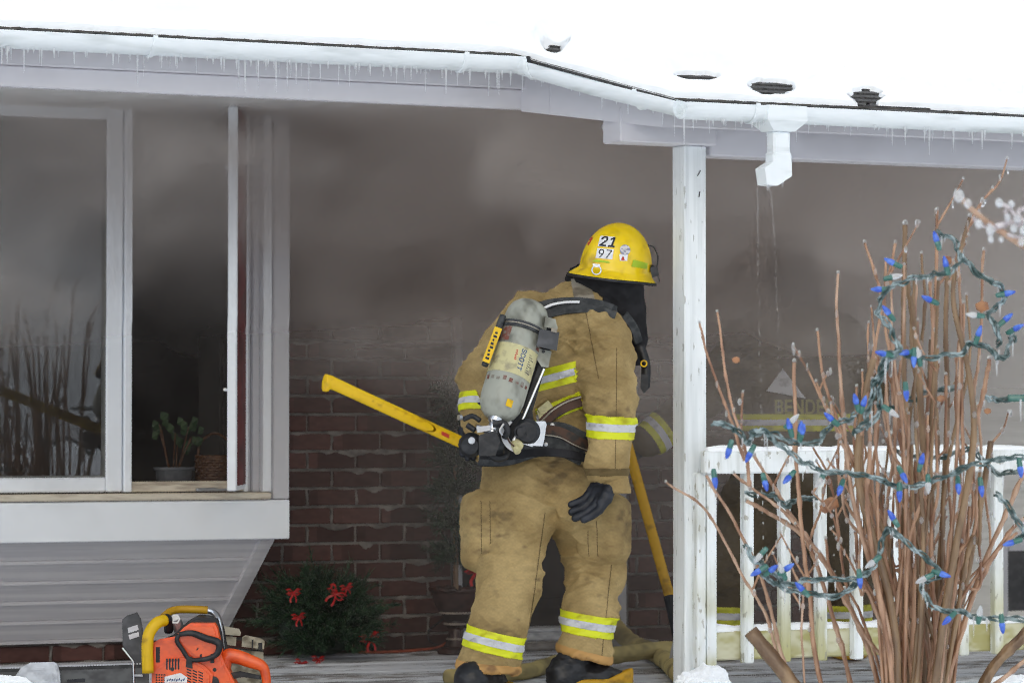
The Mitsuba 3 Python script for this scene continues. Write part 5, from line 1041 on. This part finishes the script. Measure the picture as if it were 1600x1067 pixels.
# ------------------------------------------------------------------ shrub with its lights
SB = thing('shrub', 'bare brown multi stemmed shrub glazed with ice in front of the porch railing', 'shrub')
rs = np.random.default_rng(21)
def stem(px, r0, r1, D=(10.7, 10.7), m='m_bark', tip=True, name='shrub__stem'):
    n = len(px); pts = np.array([K(u, v, D[0] + (D[1] - D[0]) * i / (n - 1)) for i, (u, v) in enumerate(px)]); p = spline(pts, 11); j = np.stack([np.convolve(rs.normal(size=len(p) + 4) * .0030, np.ones(5) / 5, 'valid') for _ in range(3)], -1) * (r0 < .009); p = p + j
    L = np.linspace(0, 1, len(p)); r = r0 + (r1 - r0) * L; r = r * (1 + .05 * rs.normal(size=len(p))) * np.where(rs.random(len(p)) < .16, 1.38 if r0 < .009 else 1.05, 1.0)
    put(name, kw(sweep(p, ring(8), r)), m, True); TIPS.append((p[-1], r1)); PATHS.append(p); return p
TIPS, PATHS = [], []
GR0 = 1320   # stems run on below the frame to the ground
main = [  # base -> tip, in the side view
    ([(1345, GR0), (1230, 1067), (1196, 960), (1160, 900), (1105, 800), (1041, 753)], 7, 3), ([(1350, GR0), (1235, 1067), (1195, 920), (1150, 820), (1102, 742)], 7, 4), ([(1345, GR0), (1270, 1120), (1232, 1060), (1172, 985)], 24, 21),
    ([(1360, GR0), (1282, 1067), (1265, 940), (1252, 830), (1243, 700), (1240, 565)], 9, 5), ([(1365, GR0), (1330, 1080), (1300, 960), (1262, 850), (1215, 770), (1178, 712)], 9, 5), ([(1400, GR0), (1370, 1067), (1320, 930), (1262, 845), (1200, 800), (1165, 782)], 10, 5),
    ([(1262, 850), (1262, 840), (1225, 800), (1185, 770), (1145, 740)], 6, 4), ([(1170, 760), (1165, 700), (1140, 620), (1122, 487)], 6, 3), ([(1160, 720), (1140, 650), (1110, 570), (1092, 507)], 6, 3), ([(1160, 700), (1158, 660), (1160, 612)], 4, 3),
    ([(1262, 850), (1280, 800), (1290, 750)], 5, 3), ([(1380, GR0), (1400, 1067), (1390, 940), (1360, 830), (1340, 740), (1348, 640), (1365, 560)], 15, 9), ([(1390, GR0), (1415, 1067), (1400, 920), (1378, 800), (1335, 720), (1290, 600), (1277, 516)], 10, 3.5),
    ([(1400, GR0), (1420, 1067), (1425, 900), (1415, 760), (1402, 640), (1388, 500), (1352, 378)], 10, 4), ([(1345, 680), (1360, 590), (1378, 480), (1400, 380)], 6, 4), ([(1405, GR0), (1425, 1067), (1430, 880), (1420, 700), (1412, 560), (1415, 350)], 12, 7),
    ([(1410, GR0), (1430, 1067), (1445, 880), (1442, 700), (1432, 540), (1418, 440)], 12, 8), ([(1420, GR0), (1440, 1067), (1455, 860), (1450, 640), (1462, 470), (1465, 328)], 11, 4.5), ([(1430, GR0), (1450, 1067), (1470, 850), (1480, 640), (1478, 520), (1480, 440), (1478, 405)], 12, 6),
    ([(1440, GR0), (1460, 1067), (1488, 880), (1520, 700), (1515, 590), (1490, 470), (1500, 400), (1516, 338)], 15, 5), ([(1440, GR0), (1465, 1067), (1500, 860), (1520, 690), (1540, 600), (1546, 560)], 10, 6), ([(1445, GR0), (1475, 1067), (1510, 900), (1540, 740), (1548, 690)], 12, 9),
    ([(1520, 620), (1530, 560), (1535, 470), (1538, 392)], 6, 4), ([(1450, GR0), (1480, 1067), (1530, 900), (1590, 760), (1602, 740)], 9, 6), ([(1470, GR0), (1530, 1080), (1600, 990), (1660, 930)], 20, 17), ([(1470, GR0), (1520, 1110), (1570, 1055), (1640, 1000)], 8, 6),
    ([(1478, 1067), (1520, 930), (1570, 840), (1610, 800)], 9, 5), ([(1430, GR0), (1452, 1067), (1490, 960), (1540, 880), (1590, 830)], 7, 4), ([(1435, GR0), (1440, 1100), (1410, 1010), (1380, 960), (1345, 900), (1335, 830)], 9, 5), ([(1395, GR0), (1390, 1067), (1350, 990), (1300, 900), (1290, 840)], 7, 4),
    ([(1260, 1100), (1252, 990), (1253, 930), (1235, 880)], 4, 3), ([(1253, 930), (1256, 910), (1262, 900)], 4, 3), ([(1380, 1067), (1345, 960), (1318, 900), (1300, 760), (1270, 700)], 6, 3), ([(1340, 740), (1310, 680), (1297, 630)], 5, 3), ([(1344, 740), (1352, 700), (1310, 655), (1300, 645)], 4, 3)]
for px, r0, r1 in main:
    d = rs.uniform(10.45, 10.95); rr0 = r0 * .46 / 525.0; stem(px, rr0, r1 * .56 / 525.0, (d, d + rs.uniform(-.12, .12)), 'm_bark_old' if r0 > 11 else 'm_bark' if rs.random() < .6 else 'm_bark_pale')
for k in range(66):
    b = rs.uniform(1380, 1490); t = b + (b - 1437) * rs.uniform(.2, 1.0) + rs.normal() * 34; vt = rs.uniform(390, 860); px = [(1415 + (b - 1437) * .45, GR0), (b, 1067), ((b + t) / 2 + rs.normal() * 17, (1067 + vt) / 2 + rs.normal() * 20), (t + rs.normal() * 4, vt + 110), (t, vt)]
    d = rs.uniform(10.5, 10.98); r0 = rs.uniform(2.2, 4.8); stem(px, r0 / 525, rs.uniform(1.4, 2.6) / 525, (d, d + rs.uniform(-.1, .1)), ['m_bark', 'm_bark', 'm_bark_pale', 'm_bark_old'][rs.integers(4)])
for k in range(70):   # side shoots
    p = PATHS[rs.integers(len(PATHS))]; i = rs.integers(len(p) // 2, len(p)); a = p[i]
    if a[2] < .2: continue
    s = rs.choice([-1, 1]); L = rs.uniform(.04, .17); e = a + [s * L * .55, rs.normal() * .03, L]; q = spline([a, (a + e) / 2 + rs.normal(size=3) * .008, e], 4); put('shrub__shoot', kw(sweep(q, ring(6), np.linspace(.0040, .0022, len(q)))), 'm_bark', True); TIPS.append((q[-1], .0035)); PATHS.append(q)
ice = []
for c, r in TIPS:
    if c[2] > .1 and r < .0085:
        m = trimesh.creation.icosphere(2, 1.0); m.vertices *= np.array([1.05, 1.05, 1.4]) * (r + .0006); m.vertices += c + [0, 0, .002]; ice.append(m)
for p in PATHS:
    for _ in range(2):
        c = p[rs.integers(len(p) // 3, len(p))]
        if c[2] > .05: m = trimesh.creation.icosphere(1, 1.0); m.vertices *= rs.uniform(.5, 1.2, 3) * [.006, .006, .012]; m.vertices += c + [rs.normal() * .004, -.006, -.004]; ice.append(m)
put('shrub__ice_bead', kw(cat(ice)), 'm_ice_bead', True, kind='stuff')
for u, v, s in ((1298, 782, 26), (1290, 790, 20), (1543, 640, 12), (1535, 475, 22), (1470, 620, 14), (1150, 560, 13)):
    c = K(u, v, 10.55); s /= 525; q = np.array([[0, 0, 0], [.5, .1, .25], [.9, .0, .1], [1, .15, -.35], [.45, -.12, -.6], [.1, .1, -.4]]) * s; q[:, 0] -= s * .5; m = hull(np.vstack([q, q * .9 + [0, .12 * s, .02 * s]])); m.vertices += c; put('shrub__dead_leaf', kw(m), 'm_leaf_dead', 60)
m = trimesh.creation.icosphere(3, .0145); m.vertices += K(1480, 407, 10.5)
put('shrub__round_bud', kw(m), 'm_leaf_dead', True)

thing('string_lights', 'green wire string of blue christmas bulbs wound around the icy shrub', 'string lights')
strands = [
    [(1462, 362), (1490, 378), (1506, 402), (1487, 421), (1450, 432), (1415, 437), (1386, 453), (1372, 487), (1392, 512), (1404, 545), (1378, 553)], [(1378, 553), (1412, 554), (1460, 560), (1500, 551), (1518, 536), (1548, 546), (1562, 561), (1582, 535), (1578, 525)],
    [(1506, 402), (1535, 432), (1560, 446), (1565, 470), (1545, 492), (1560, 512), (1561, 545)], [(1404, 545), (1384, 575), (1366, 600), (1362, 640), (1346, 664), (1336, 676)], [(1385, 556), (1372, 600), (1375, 640), (1352, 668)],
    [(1112, 664), (1150, 672), (1168, 690), (1186, 671), (1215, 690), (1248, 720), (1290, 735), (1350, 745), (1420, 757), (1478, 745), (1530, 722), (1602, 714)], [(1168, 676), (1205, 680), (1245, 690), (1280, 686), (1302, 665), (1338, 648)],
    [(1160, 770), (1205, 772), (1228, 790), (1252, 782), (1275, 776)], [(1165, 852), (1178, 872), (1200, 888), (1232, 912), (1270, 905), (1338, 905), (1368, 878), (1390, 828), (1420, 852), (1465, 897), (1442, 908), (1448, 938), (1480, 955), (1530, 962), (1602, 972)],
    [(1188, 882), (1205, 905), (1240, 922), (1300, 930), (1340, 905)], [(1552, 770), (1580, 800), (1600, 832), (1580, 846)], [(1538, 624), (1560, 625), (1602, 622)], [(1390, 640), (1430, 622), (1470, 605), (1510, 600)], [(1400, 705), (1440, 716), (1478, 715), (1520, 700), (1560, 740), (1602, 735)]]
wires = []
for k, st_ in enumerate(strands):
    d = rs.uniform(10.3, 10.42) if k not in (7, 12, 13, 11) else 10.85
    p = spline([K(u, v, d + .04 * math.sin(i * 1.9 + k)) for i, (u, v) in enumerate(st_)], 9); p = p + .018 * (np.stack([meshkit.fbm(np.c_[np.arange(len(p)) * .33, np.full(len(p), 7.0 * k + e), np.zeros(len(p))], 2, 60 + e) for e in range(3)], -1) - .5); t, N, B = frames(p); s = np.r_[0, np.cumsum(np.linalg.norm(np.diff(p, axis=0), axis=1))]
    for j in range(3):
        a = s * 42 + j * 2.1 + .7 * np.sin(s * 9 + j); rad = .0058 * (1 + .55 * np.sin(s * 17 + j * 2 + k)); wires.append(sweep(p + rad[:, None] * (np.cos(a)[:, None] * N + np.sin(a)[:, None] * B), ring(6), .0027 + .0018 * meshkit.noise(np.c_[s * 60, s * 0 + j, s * 0 + k], 2)))
put('string_lights__wire', kw(cat(wires)), 'm_wire', True)
bulb_m = lathe([[0, 0], [.0085, .0], [.0105, .006], [.0105, .014], [.008, .026], [.0042, .036], [.0015, .0395], [0, .040]], 14); sock_m = lathe([[0, 0], [.0065, 0], [.0085, .006], [.0095, .022], [.0095, .030], [0, .030]], 12); bulb_m.vertices *= .84; sock_m.vertices *= .86
bulbs = [(1463, 372, -.3, 1), (1478, 411, -.2, .8), (1392, 409, -1, .5), (1372, 452, -1, 0), (1386, 486, -.5, .6), (1450, 467, -.9, .4), (1576, 458, 1, .2), (1574, 497, .7, .6), (1590, 512, .9, .5), (1530, 519, .3, 1), (1378, 552, -1, .2), (1414, 551, -1, -.1), (1428, 563, 0, -1), (1416, 616, .1, -1), (1337, 625, -.2, .7), (1350, 628, .2, .8), (1296, 652, -.8, .7), (1233, 664, -.25, 1), (1251, 668, .1, 1), (1138, 706, -.3, -1), (1170, 712, -.5, -1),
         (1230, 748, -.8, -.8), (1312, 765, -.4, -1), (1405, 773, .0, -1), (1497, 762, 0, -1), (1533, 765, .1, -1), (1393, 806, -.5, .8), (1182, 893, -1, -.6), (1207, 888, .6, .5), (1231, 886, .8, .6), (1250, 917, -.4, .4), (1343, 908, .1, -1), (1474, 897, 1, -.3), (1479, 968, -.8, -.7), (1565, 978, .1, -1), (1577, 848, -1, -.3), (1254, 672, .2, .9), (1196, 757, .2, -.9), (1117, 752, .1, -.8), (1594, 735, .1, -1), (1412, 745, .4, -.8), (1440, 718, .2, .9)]
clear = [(1400, 432, .9, .2), (1435, 553, -.2, 1), (1520, 492, -1, .1), (1240, 655, .8, .8), (1280, 752, -.6, -.9), (1450, 760, 0, -1), (1360, 880, -.8, -.6), (1440, 905, -1, -.5), (1530, 955, .1, 1), (1220, 888, -.4, .9), (1395, 645, .7, -.5), (1185, 870, -.7, -.8)]
for (lst, mm) in ((bulbs, 'm_bulb'), (clear, 'm_ice_cloudy')):
    for u, v, dx, dz in lst:
        d = np.array([dx, rs.uniform(-.6, .1), dz]); d /= np.linalg.norm(d); c = K(u, v, 10.30) - d * .012; mb = align(bulb_m, c, c + d); key = put('string_lights__bulb', kw(mb), mm, True, label=None if mm == 'm_bulb' else 'ice glazed clear bulb')
        put(key + '__socket', kw(align(sock_m, c - d * .025, c)), 'm_socket', 40)
big = K(1575, 622, 10.8); put('string_lights__plug', kw(tube([big, big + [.05, 0, 0]], .011, 10, 2, False)), 'm_socket', 30)

# icy branch reaching in at the right, nearer the camera
thing('icy_branch', 'pale ice coated branch reaching in from the right edge above the shrub', 'branch')
put('icy_branch__limb', kw(tube([K(1499, 306, 8.2), K(1520, 328, 8.2), K(1550, 352, 8.2), K(1585, 374, 8.2), K(1680, 430, 8.25), K(1900, 560, 8.3), K(2200, 800, 8.4), K(2400, 1200, 8.5), K(2460, 1720, 8.6)], [.0065, .0065, .007, .008, .0095, .012, .016, .022, .03, .034], 10)), 'm_bark_pale', True)
tw = [[(1545, 350), (1560, 360), (1572, 352)], [(1522, 340), (1530, 350), (1545, 356), (1549, 372)], [(1560, 356), (1580, 346), (1605, 350)], [(1575, 366), (1600, 372), (1640, 372)], [(1610, 352), (1590, 340), (1578, 326), (1562, 316)], [(1578, 328), (1583, 318)], [(1640, 380), (1600, 345), (1592, 330), (1606, 325)], [(1575, 340), (1572, 330)], [(1556, 352), (1575, 349), (1592, 352)]]
put('icy_branch__twig', kw(cat([tube([K(u, v, 8.18 + .02 * i) for i, (u, v) in enumerate(px)], [.0040, .0045, .0055], 8) for px in tw])), 'm_bark_icy', True)
bl = []
for u, v, s in ((1499, 306, 1.5), (1513, 318, 1.1), (1530, 350, 1.1), (1548, 360, 1.2), (1549, 374, .8), (1565, 374, .7), (1562, 317, 1.1), (1581, 318, .8), (1575, 340, .9), (1590, 342, 1), (1597, 378, 1), (1600, 360, 1.1), (1585, 357, 1)):
    m = trimesh.creation.icosphere(2, .0080 * s); m.vertices *= [1, 1, 1.25]; m.vertices += K(u, v, 8.17); bl.append(m)
put('icy_branch__ice', kw(cat(bl)), 'm_ice_cloudy', True, kind='stuff')

# ------------------------------------------------------------------ icicles and dripping water
def icicle(p, L, r, label, group):
    k = thing('icicle', label, 'icicle', group); n = 6; z = np.linspace(0, 1, 4); prof = [[0, .004], [r, .003], [r * .9, -L * .25], [r * .55, -L * .65], [r * .25, -L], [0, -L - .002]]; m = lathe(prof, 6)
    m.vertices += p; put(k, m, 'm_ice_cloudy', True)
ri = np.random.default_rng(3)
x = W(2, 0, YL - .06)[0] - .1
while x < XL - .02:
    icicle([x, YL - .06 + ri.uniform(-.035, .02), gz(YL) - GR * .96], float(np.clip(ri.gamma(2.2, .020), .014, .11)), ri.uniform(.0024, .0045), 'thin clear icicle hanging from the left run of the gutter', 'icicles along the left gutter'); x += ri.gamma(2.0, .0085)
for s in np.sort(ri.random(14)): icicle(np.array([XL, YL - .065, gz(YL)]) + dd * s + [0, 0, -GR * .95], float(np.clip(ri.gamma(2, .014), .012, .07)), ri.uniform(.0024, .0042), 'thin clear icicle hanging from the sloping piece of gutter', 'icicles along the sloping gutter')
x = XR
while x < 8.9:
    icicle([x, YR - .06 + ri.uniform(-.035, .02), gz(YR) - GR * .96], float(np.clip(ri.gamma(2.0, .019), .012, .09)), ri.uniform(.0024, .0045), 'thin clear icicle hanging from the right run of the gutter', 'icicles along the right gutter'); x += ri.gamma(2.0, .013)
for k in range(9): icicle([xo - .062 + .010 * k, yo - .026 + .01 * (k % 3), zo - .272 + .02 * (k / 8) + .004], ri.uniform(.012, .035), .0024, 'small icicle on the lip of the downspout elbow', 'icicles on the downspout elbow')
x = 6.7
while x < 8.7:
    icicle([x, 10.951, .777], float(np.clip(ri.gamma(2, .018), .012, .08)), ri.uniform(.0025, .004), 'small icicle hanging from the top rail of the railing', 'icicles along the railing'); x += ri.gamma(2, .030)
for k, st_ in enumerate(strands):
    p = spline([K(u, v, 10.33) for u, v in st_], 6)
    for i in ri.choice(len(p), max(2, len(p) // 7), replace=False): icicle(KW(p[i] + [0, 0, -.006]), float(np.clip(ri.gamma(2, .014), .010, .06)), ri.uniform(.0022, .0036), 'tiny icicle hanging from the wire of the christmas lights', 'icicles on the light string')
thing('dripping_water', 'thin broken streams of water dripping from the downspout and the gutter', 'water', kind='stuff')
dr_ = []
def drops(px, D, gap, r, el, jit=.6):
    p = spline([K(u, v, D) for u, v in px], 20); s = 0
    L = np.r_[0, np.cumsum(np.linalg.norm(np.diff(p, axis=0), axis=1))]
    while s < L[-1]:
        c = np.array([np.interp(s, L, p[:, i]) for i in range(3)]); m = trimesh.creation.icosphere(1, 1.0); m.vertices *= np.array([r, r, r * el * ri.uniform(.6, 1.4)]); m.vertices += c + [ri.normal() * .0015, 0, 0]; dr_.append(m); s += gap * ri.uniform(1 - jit, 1 + jit) * (1 + .8 * s)
DE = float(xo * ST + yo * CT)
drops([(1184, 298), (1185, 420), (1187, 540), (1190, 660), (1192, 900)], DE, .022, .0024, 3.2); drops([(1205, 300), (1210, 360), (1213, 430), (1216, 520), (1218, 700)], DE, .020, .0024, 3.0)
dr_.append(tube([K(1205, 296, DE), K(1209, 345, DE), K(1212, 375, DE)], [.002, .0012, .0008], 6)); dr_.append(tube([K(1184, 292, DE), K(1185, 380, DE)], [.0018, .0008], 6, 4, False))
drops([(1346, 250), (1344, 330), (1342, 480), (1340, 900)], 12.5, .045, .0034, 1.6); drops([(1359, 240), (1361, 340), (1361, 480)], 12.5, .07, .0028, 1.8); drops([(1300, 740), (1304, 900)], 12.6, .05, .003, 1.8)
put('dripping_water', kw(cat(dr_)), 'm_water', True)

# ------------------------------------------------------------------ smoke filling the porch and the room
SX0, SX1, SY0, SY1, SZ0, SZ1 = 3.6, 9.9, 11.30, 15.2, .02, 2.17
nx, ny, nz = 140, 64, 56
gx_, gy_, gz_ = np.meshgrid(np.linspace(SX0, SX1, nx), np.linspace(SY0, SY1, ny), np.linspace(SZ0, SZ1, nz), indexing='ij')
q = np.stack([gx_, gy_, gz_], -1); wq = np.stack([meshkit.fbm(q * 1.8 + 5 * k, 3, 30 + k) - .5 for k in range(3)], -1)
n1 = meshkit.fbm(q * [1.4, 1.4, 1.6] + 3 + 1.2 * wq, 4, 13); n2 = meshkit.fbm(q * [3.4, 3.4, 3.8] + 9 + 3.2 * wq, 4, 17); n3 = 1 - np.abs(2 * meshkit.fbm(q * [5, 5, 6.5] + 4.5 * wq, 3, 23) - 1)
sm = smoothstepn
lvl = np.interp(gx_, [3.6, 5.0, 5.7, 6.4, 7.2, 8.2, 9.5], [1.60, 1.52, 1.38, 1.34, 1.14, 1.08, .95])                      # underside of the dense layer
dens = sm(-.34, .36, gz_ - lvl + 1.0 * (n1 - .5) + .45 * (n2 - .5)) * (.45 + 1.1 * sm(.30, .70, n1)) * (.45 + .9 * n2) * (.7 + .5 * n3)
haze_low = np.interp(gx_, [3.6, 5.6, 6.2, 7.2, 7.8], [.03, .05, .18, .30, .62]) + .05 * (gy_ > YB + .15) * (gx_ < 5.7)
dens = np.where((gx_ < 5.62) & (gy_ < YB + .1), 1.1, 2.7) * dens + haze_low * (.4 + .9 * sm(.15, .9, gz_)) * (.4 + 1.2 * n2)
front = np.interp(gx_, [3.6, 5.2, 5.9, 6.8, 7.4], [12.3, 12.3, 11.95, 11.75, 11.80]) - .25 * sm(1.5, 1.95, gz_)
blob = lambda c, r: np.exp(-(((gx_ - c[0]) / r[0]) ** 2 + ((gz_ - c[1]) / r[1]) ** 2))
front = front - .45 * sm(7.0, 7.3, gx_) * sm(1.08, 1.3, gz_)
front = front - 1.0 * blob((6.40, 1.90), (.50, .26)) + .85 * blob((6.0, 1.55), (.42, .26)) + .30 * blob((7.0, 1.5), (.3, .2))
dens *= sm(0, .38, gy_ - front + 1.5 * (n1 - .5) + 1.2 * (n2 - .5) + .25 * (n3 - .6))  * sm(.0, .12, gy_ - SY0)
dens *= 1 - .93 * sm(7.85, 8.7, gx_ + .35 * (n1 - .5))
dens = np.minimum(dens, 1.9) * (1 - .4 * sm(0, .5, gy_ - YW)) * (1 - .65 * (gx_ < 5.7) * sm(0, .2, gy_ - YB - .1))
dens *= sm(0, .25, gx_ - SX0) * (1 - sm(-.3, 0, gx_ - SX1)) * (1 - sm(-.15, 0, gy_ - SY1))
T4 = mi.ScalarTransform4f
ZS_ = 1.32      # the dense layer under the ceiling is built of three banks, the thin smoke below of one
def air(key, d, z0, z1):
    g = np.ascontiguousarray(np.transpose(d, (2, 1, 0))[..., None].astype(np.float32))
    scene[key] = {'type': 'heterogeneous', 'albedo': {'type': 'rgb', 'value': [.84, .78, .74]}, 'scale': 1.0, 'phase': {'type': 'hg', 'g': .2},
                  'sigma_t': {'type': 'gridvolume', 'grid': mi.VolumeGrid(g), 'use_grid_bbox': False, 'to_world': T4().translate([SX0, SY0, z0]).scale([SX1 - SX0, SY1 - SY0, z1 - z0])}}
kz = int(np.searchsorted(gz_[0, 0], ZS_ + .16)) + 1
air('smoke_air', dens, SZ0, SZ1); air('smoke_air_low', np.minimum(dens[:, :, :kz + 1], .95), SZ0, float(gz_[0, 0, kz]))
def smoke_bank(key, y0, y1, low, high, med):
    """a bank of smoke between two uneven sheets, closed all round"""
    xs = np.linspace(SX0, SX1, 90); lo_, hi_ = low(xs), high(xs); n = len(xs)
    v = np.vstack([np.c_[xs, np.full(n, y), z] for y in (y0, y1) for z in (lo_, hi_)]); f = []
    for i in range(n - 1):
        for p, q in ((0, 1), (1, 3), (3, 2), (2, 0)): f += [[p * n + i, p * n + i + 1, q * n + i + 1], [p * n + i, q * n + i + 1, q * n + i]]
    for i in (0, n - 1): f += [[i, n + i, 3 * n + i], [i, 3 * n + i, 2 * n + i]]
    m = tm(v, f); m.fix_normals()
    if m.volume < 0: m.invert()
    scene[key] = mikit.ply(m, {'type': 'null'}, interior={'type': 'ref', 'id': med})
def edge_z(x): return ZS_ - .02 + .30 * (meshkit.fbm(np.c_[x * 2.3, 0 * x, 0 * x], 4, 51) - .5) - .10 * smoothstepn(7.0, 7.5, x)
smoke_bank('smoke__low_haze', SY0, SY1, lambda x: np.full(len(x), SZ0), lambda x: edge_z(x) - .0012, 'smoke_air_low')
for n_, (y0, y1) in enumerate(((SY0, 11.72), (11.7226, 12.0), (12.0026, SY1))): smoke_bank('smoke__bank' + (f'_{n_:03d}' if n_ else ''), y0, y1, lambda x: edge_z(x) + .0012, lambda x: np.full(len(x), SZ1), 'smoke_air')
labels['smoke'] = {'label': 'brownish grey smoke filling the porch under the roof', 'category': 'smoke', 'kind': 'stuff'}
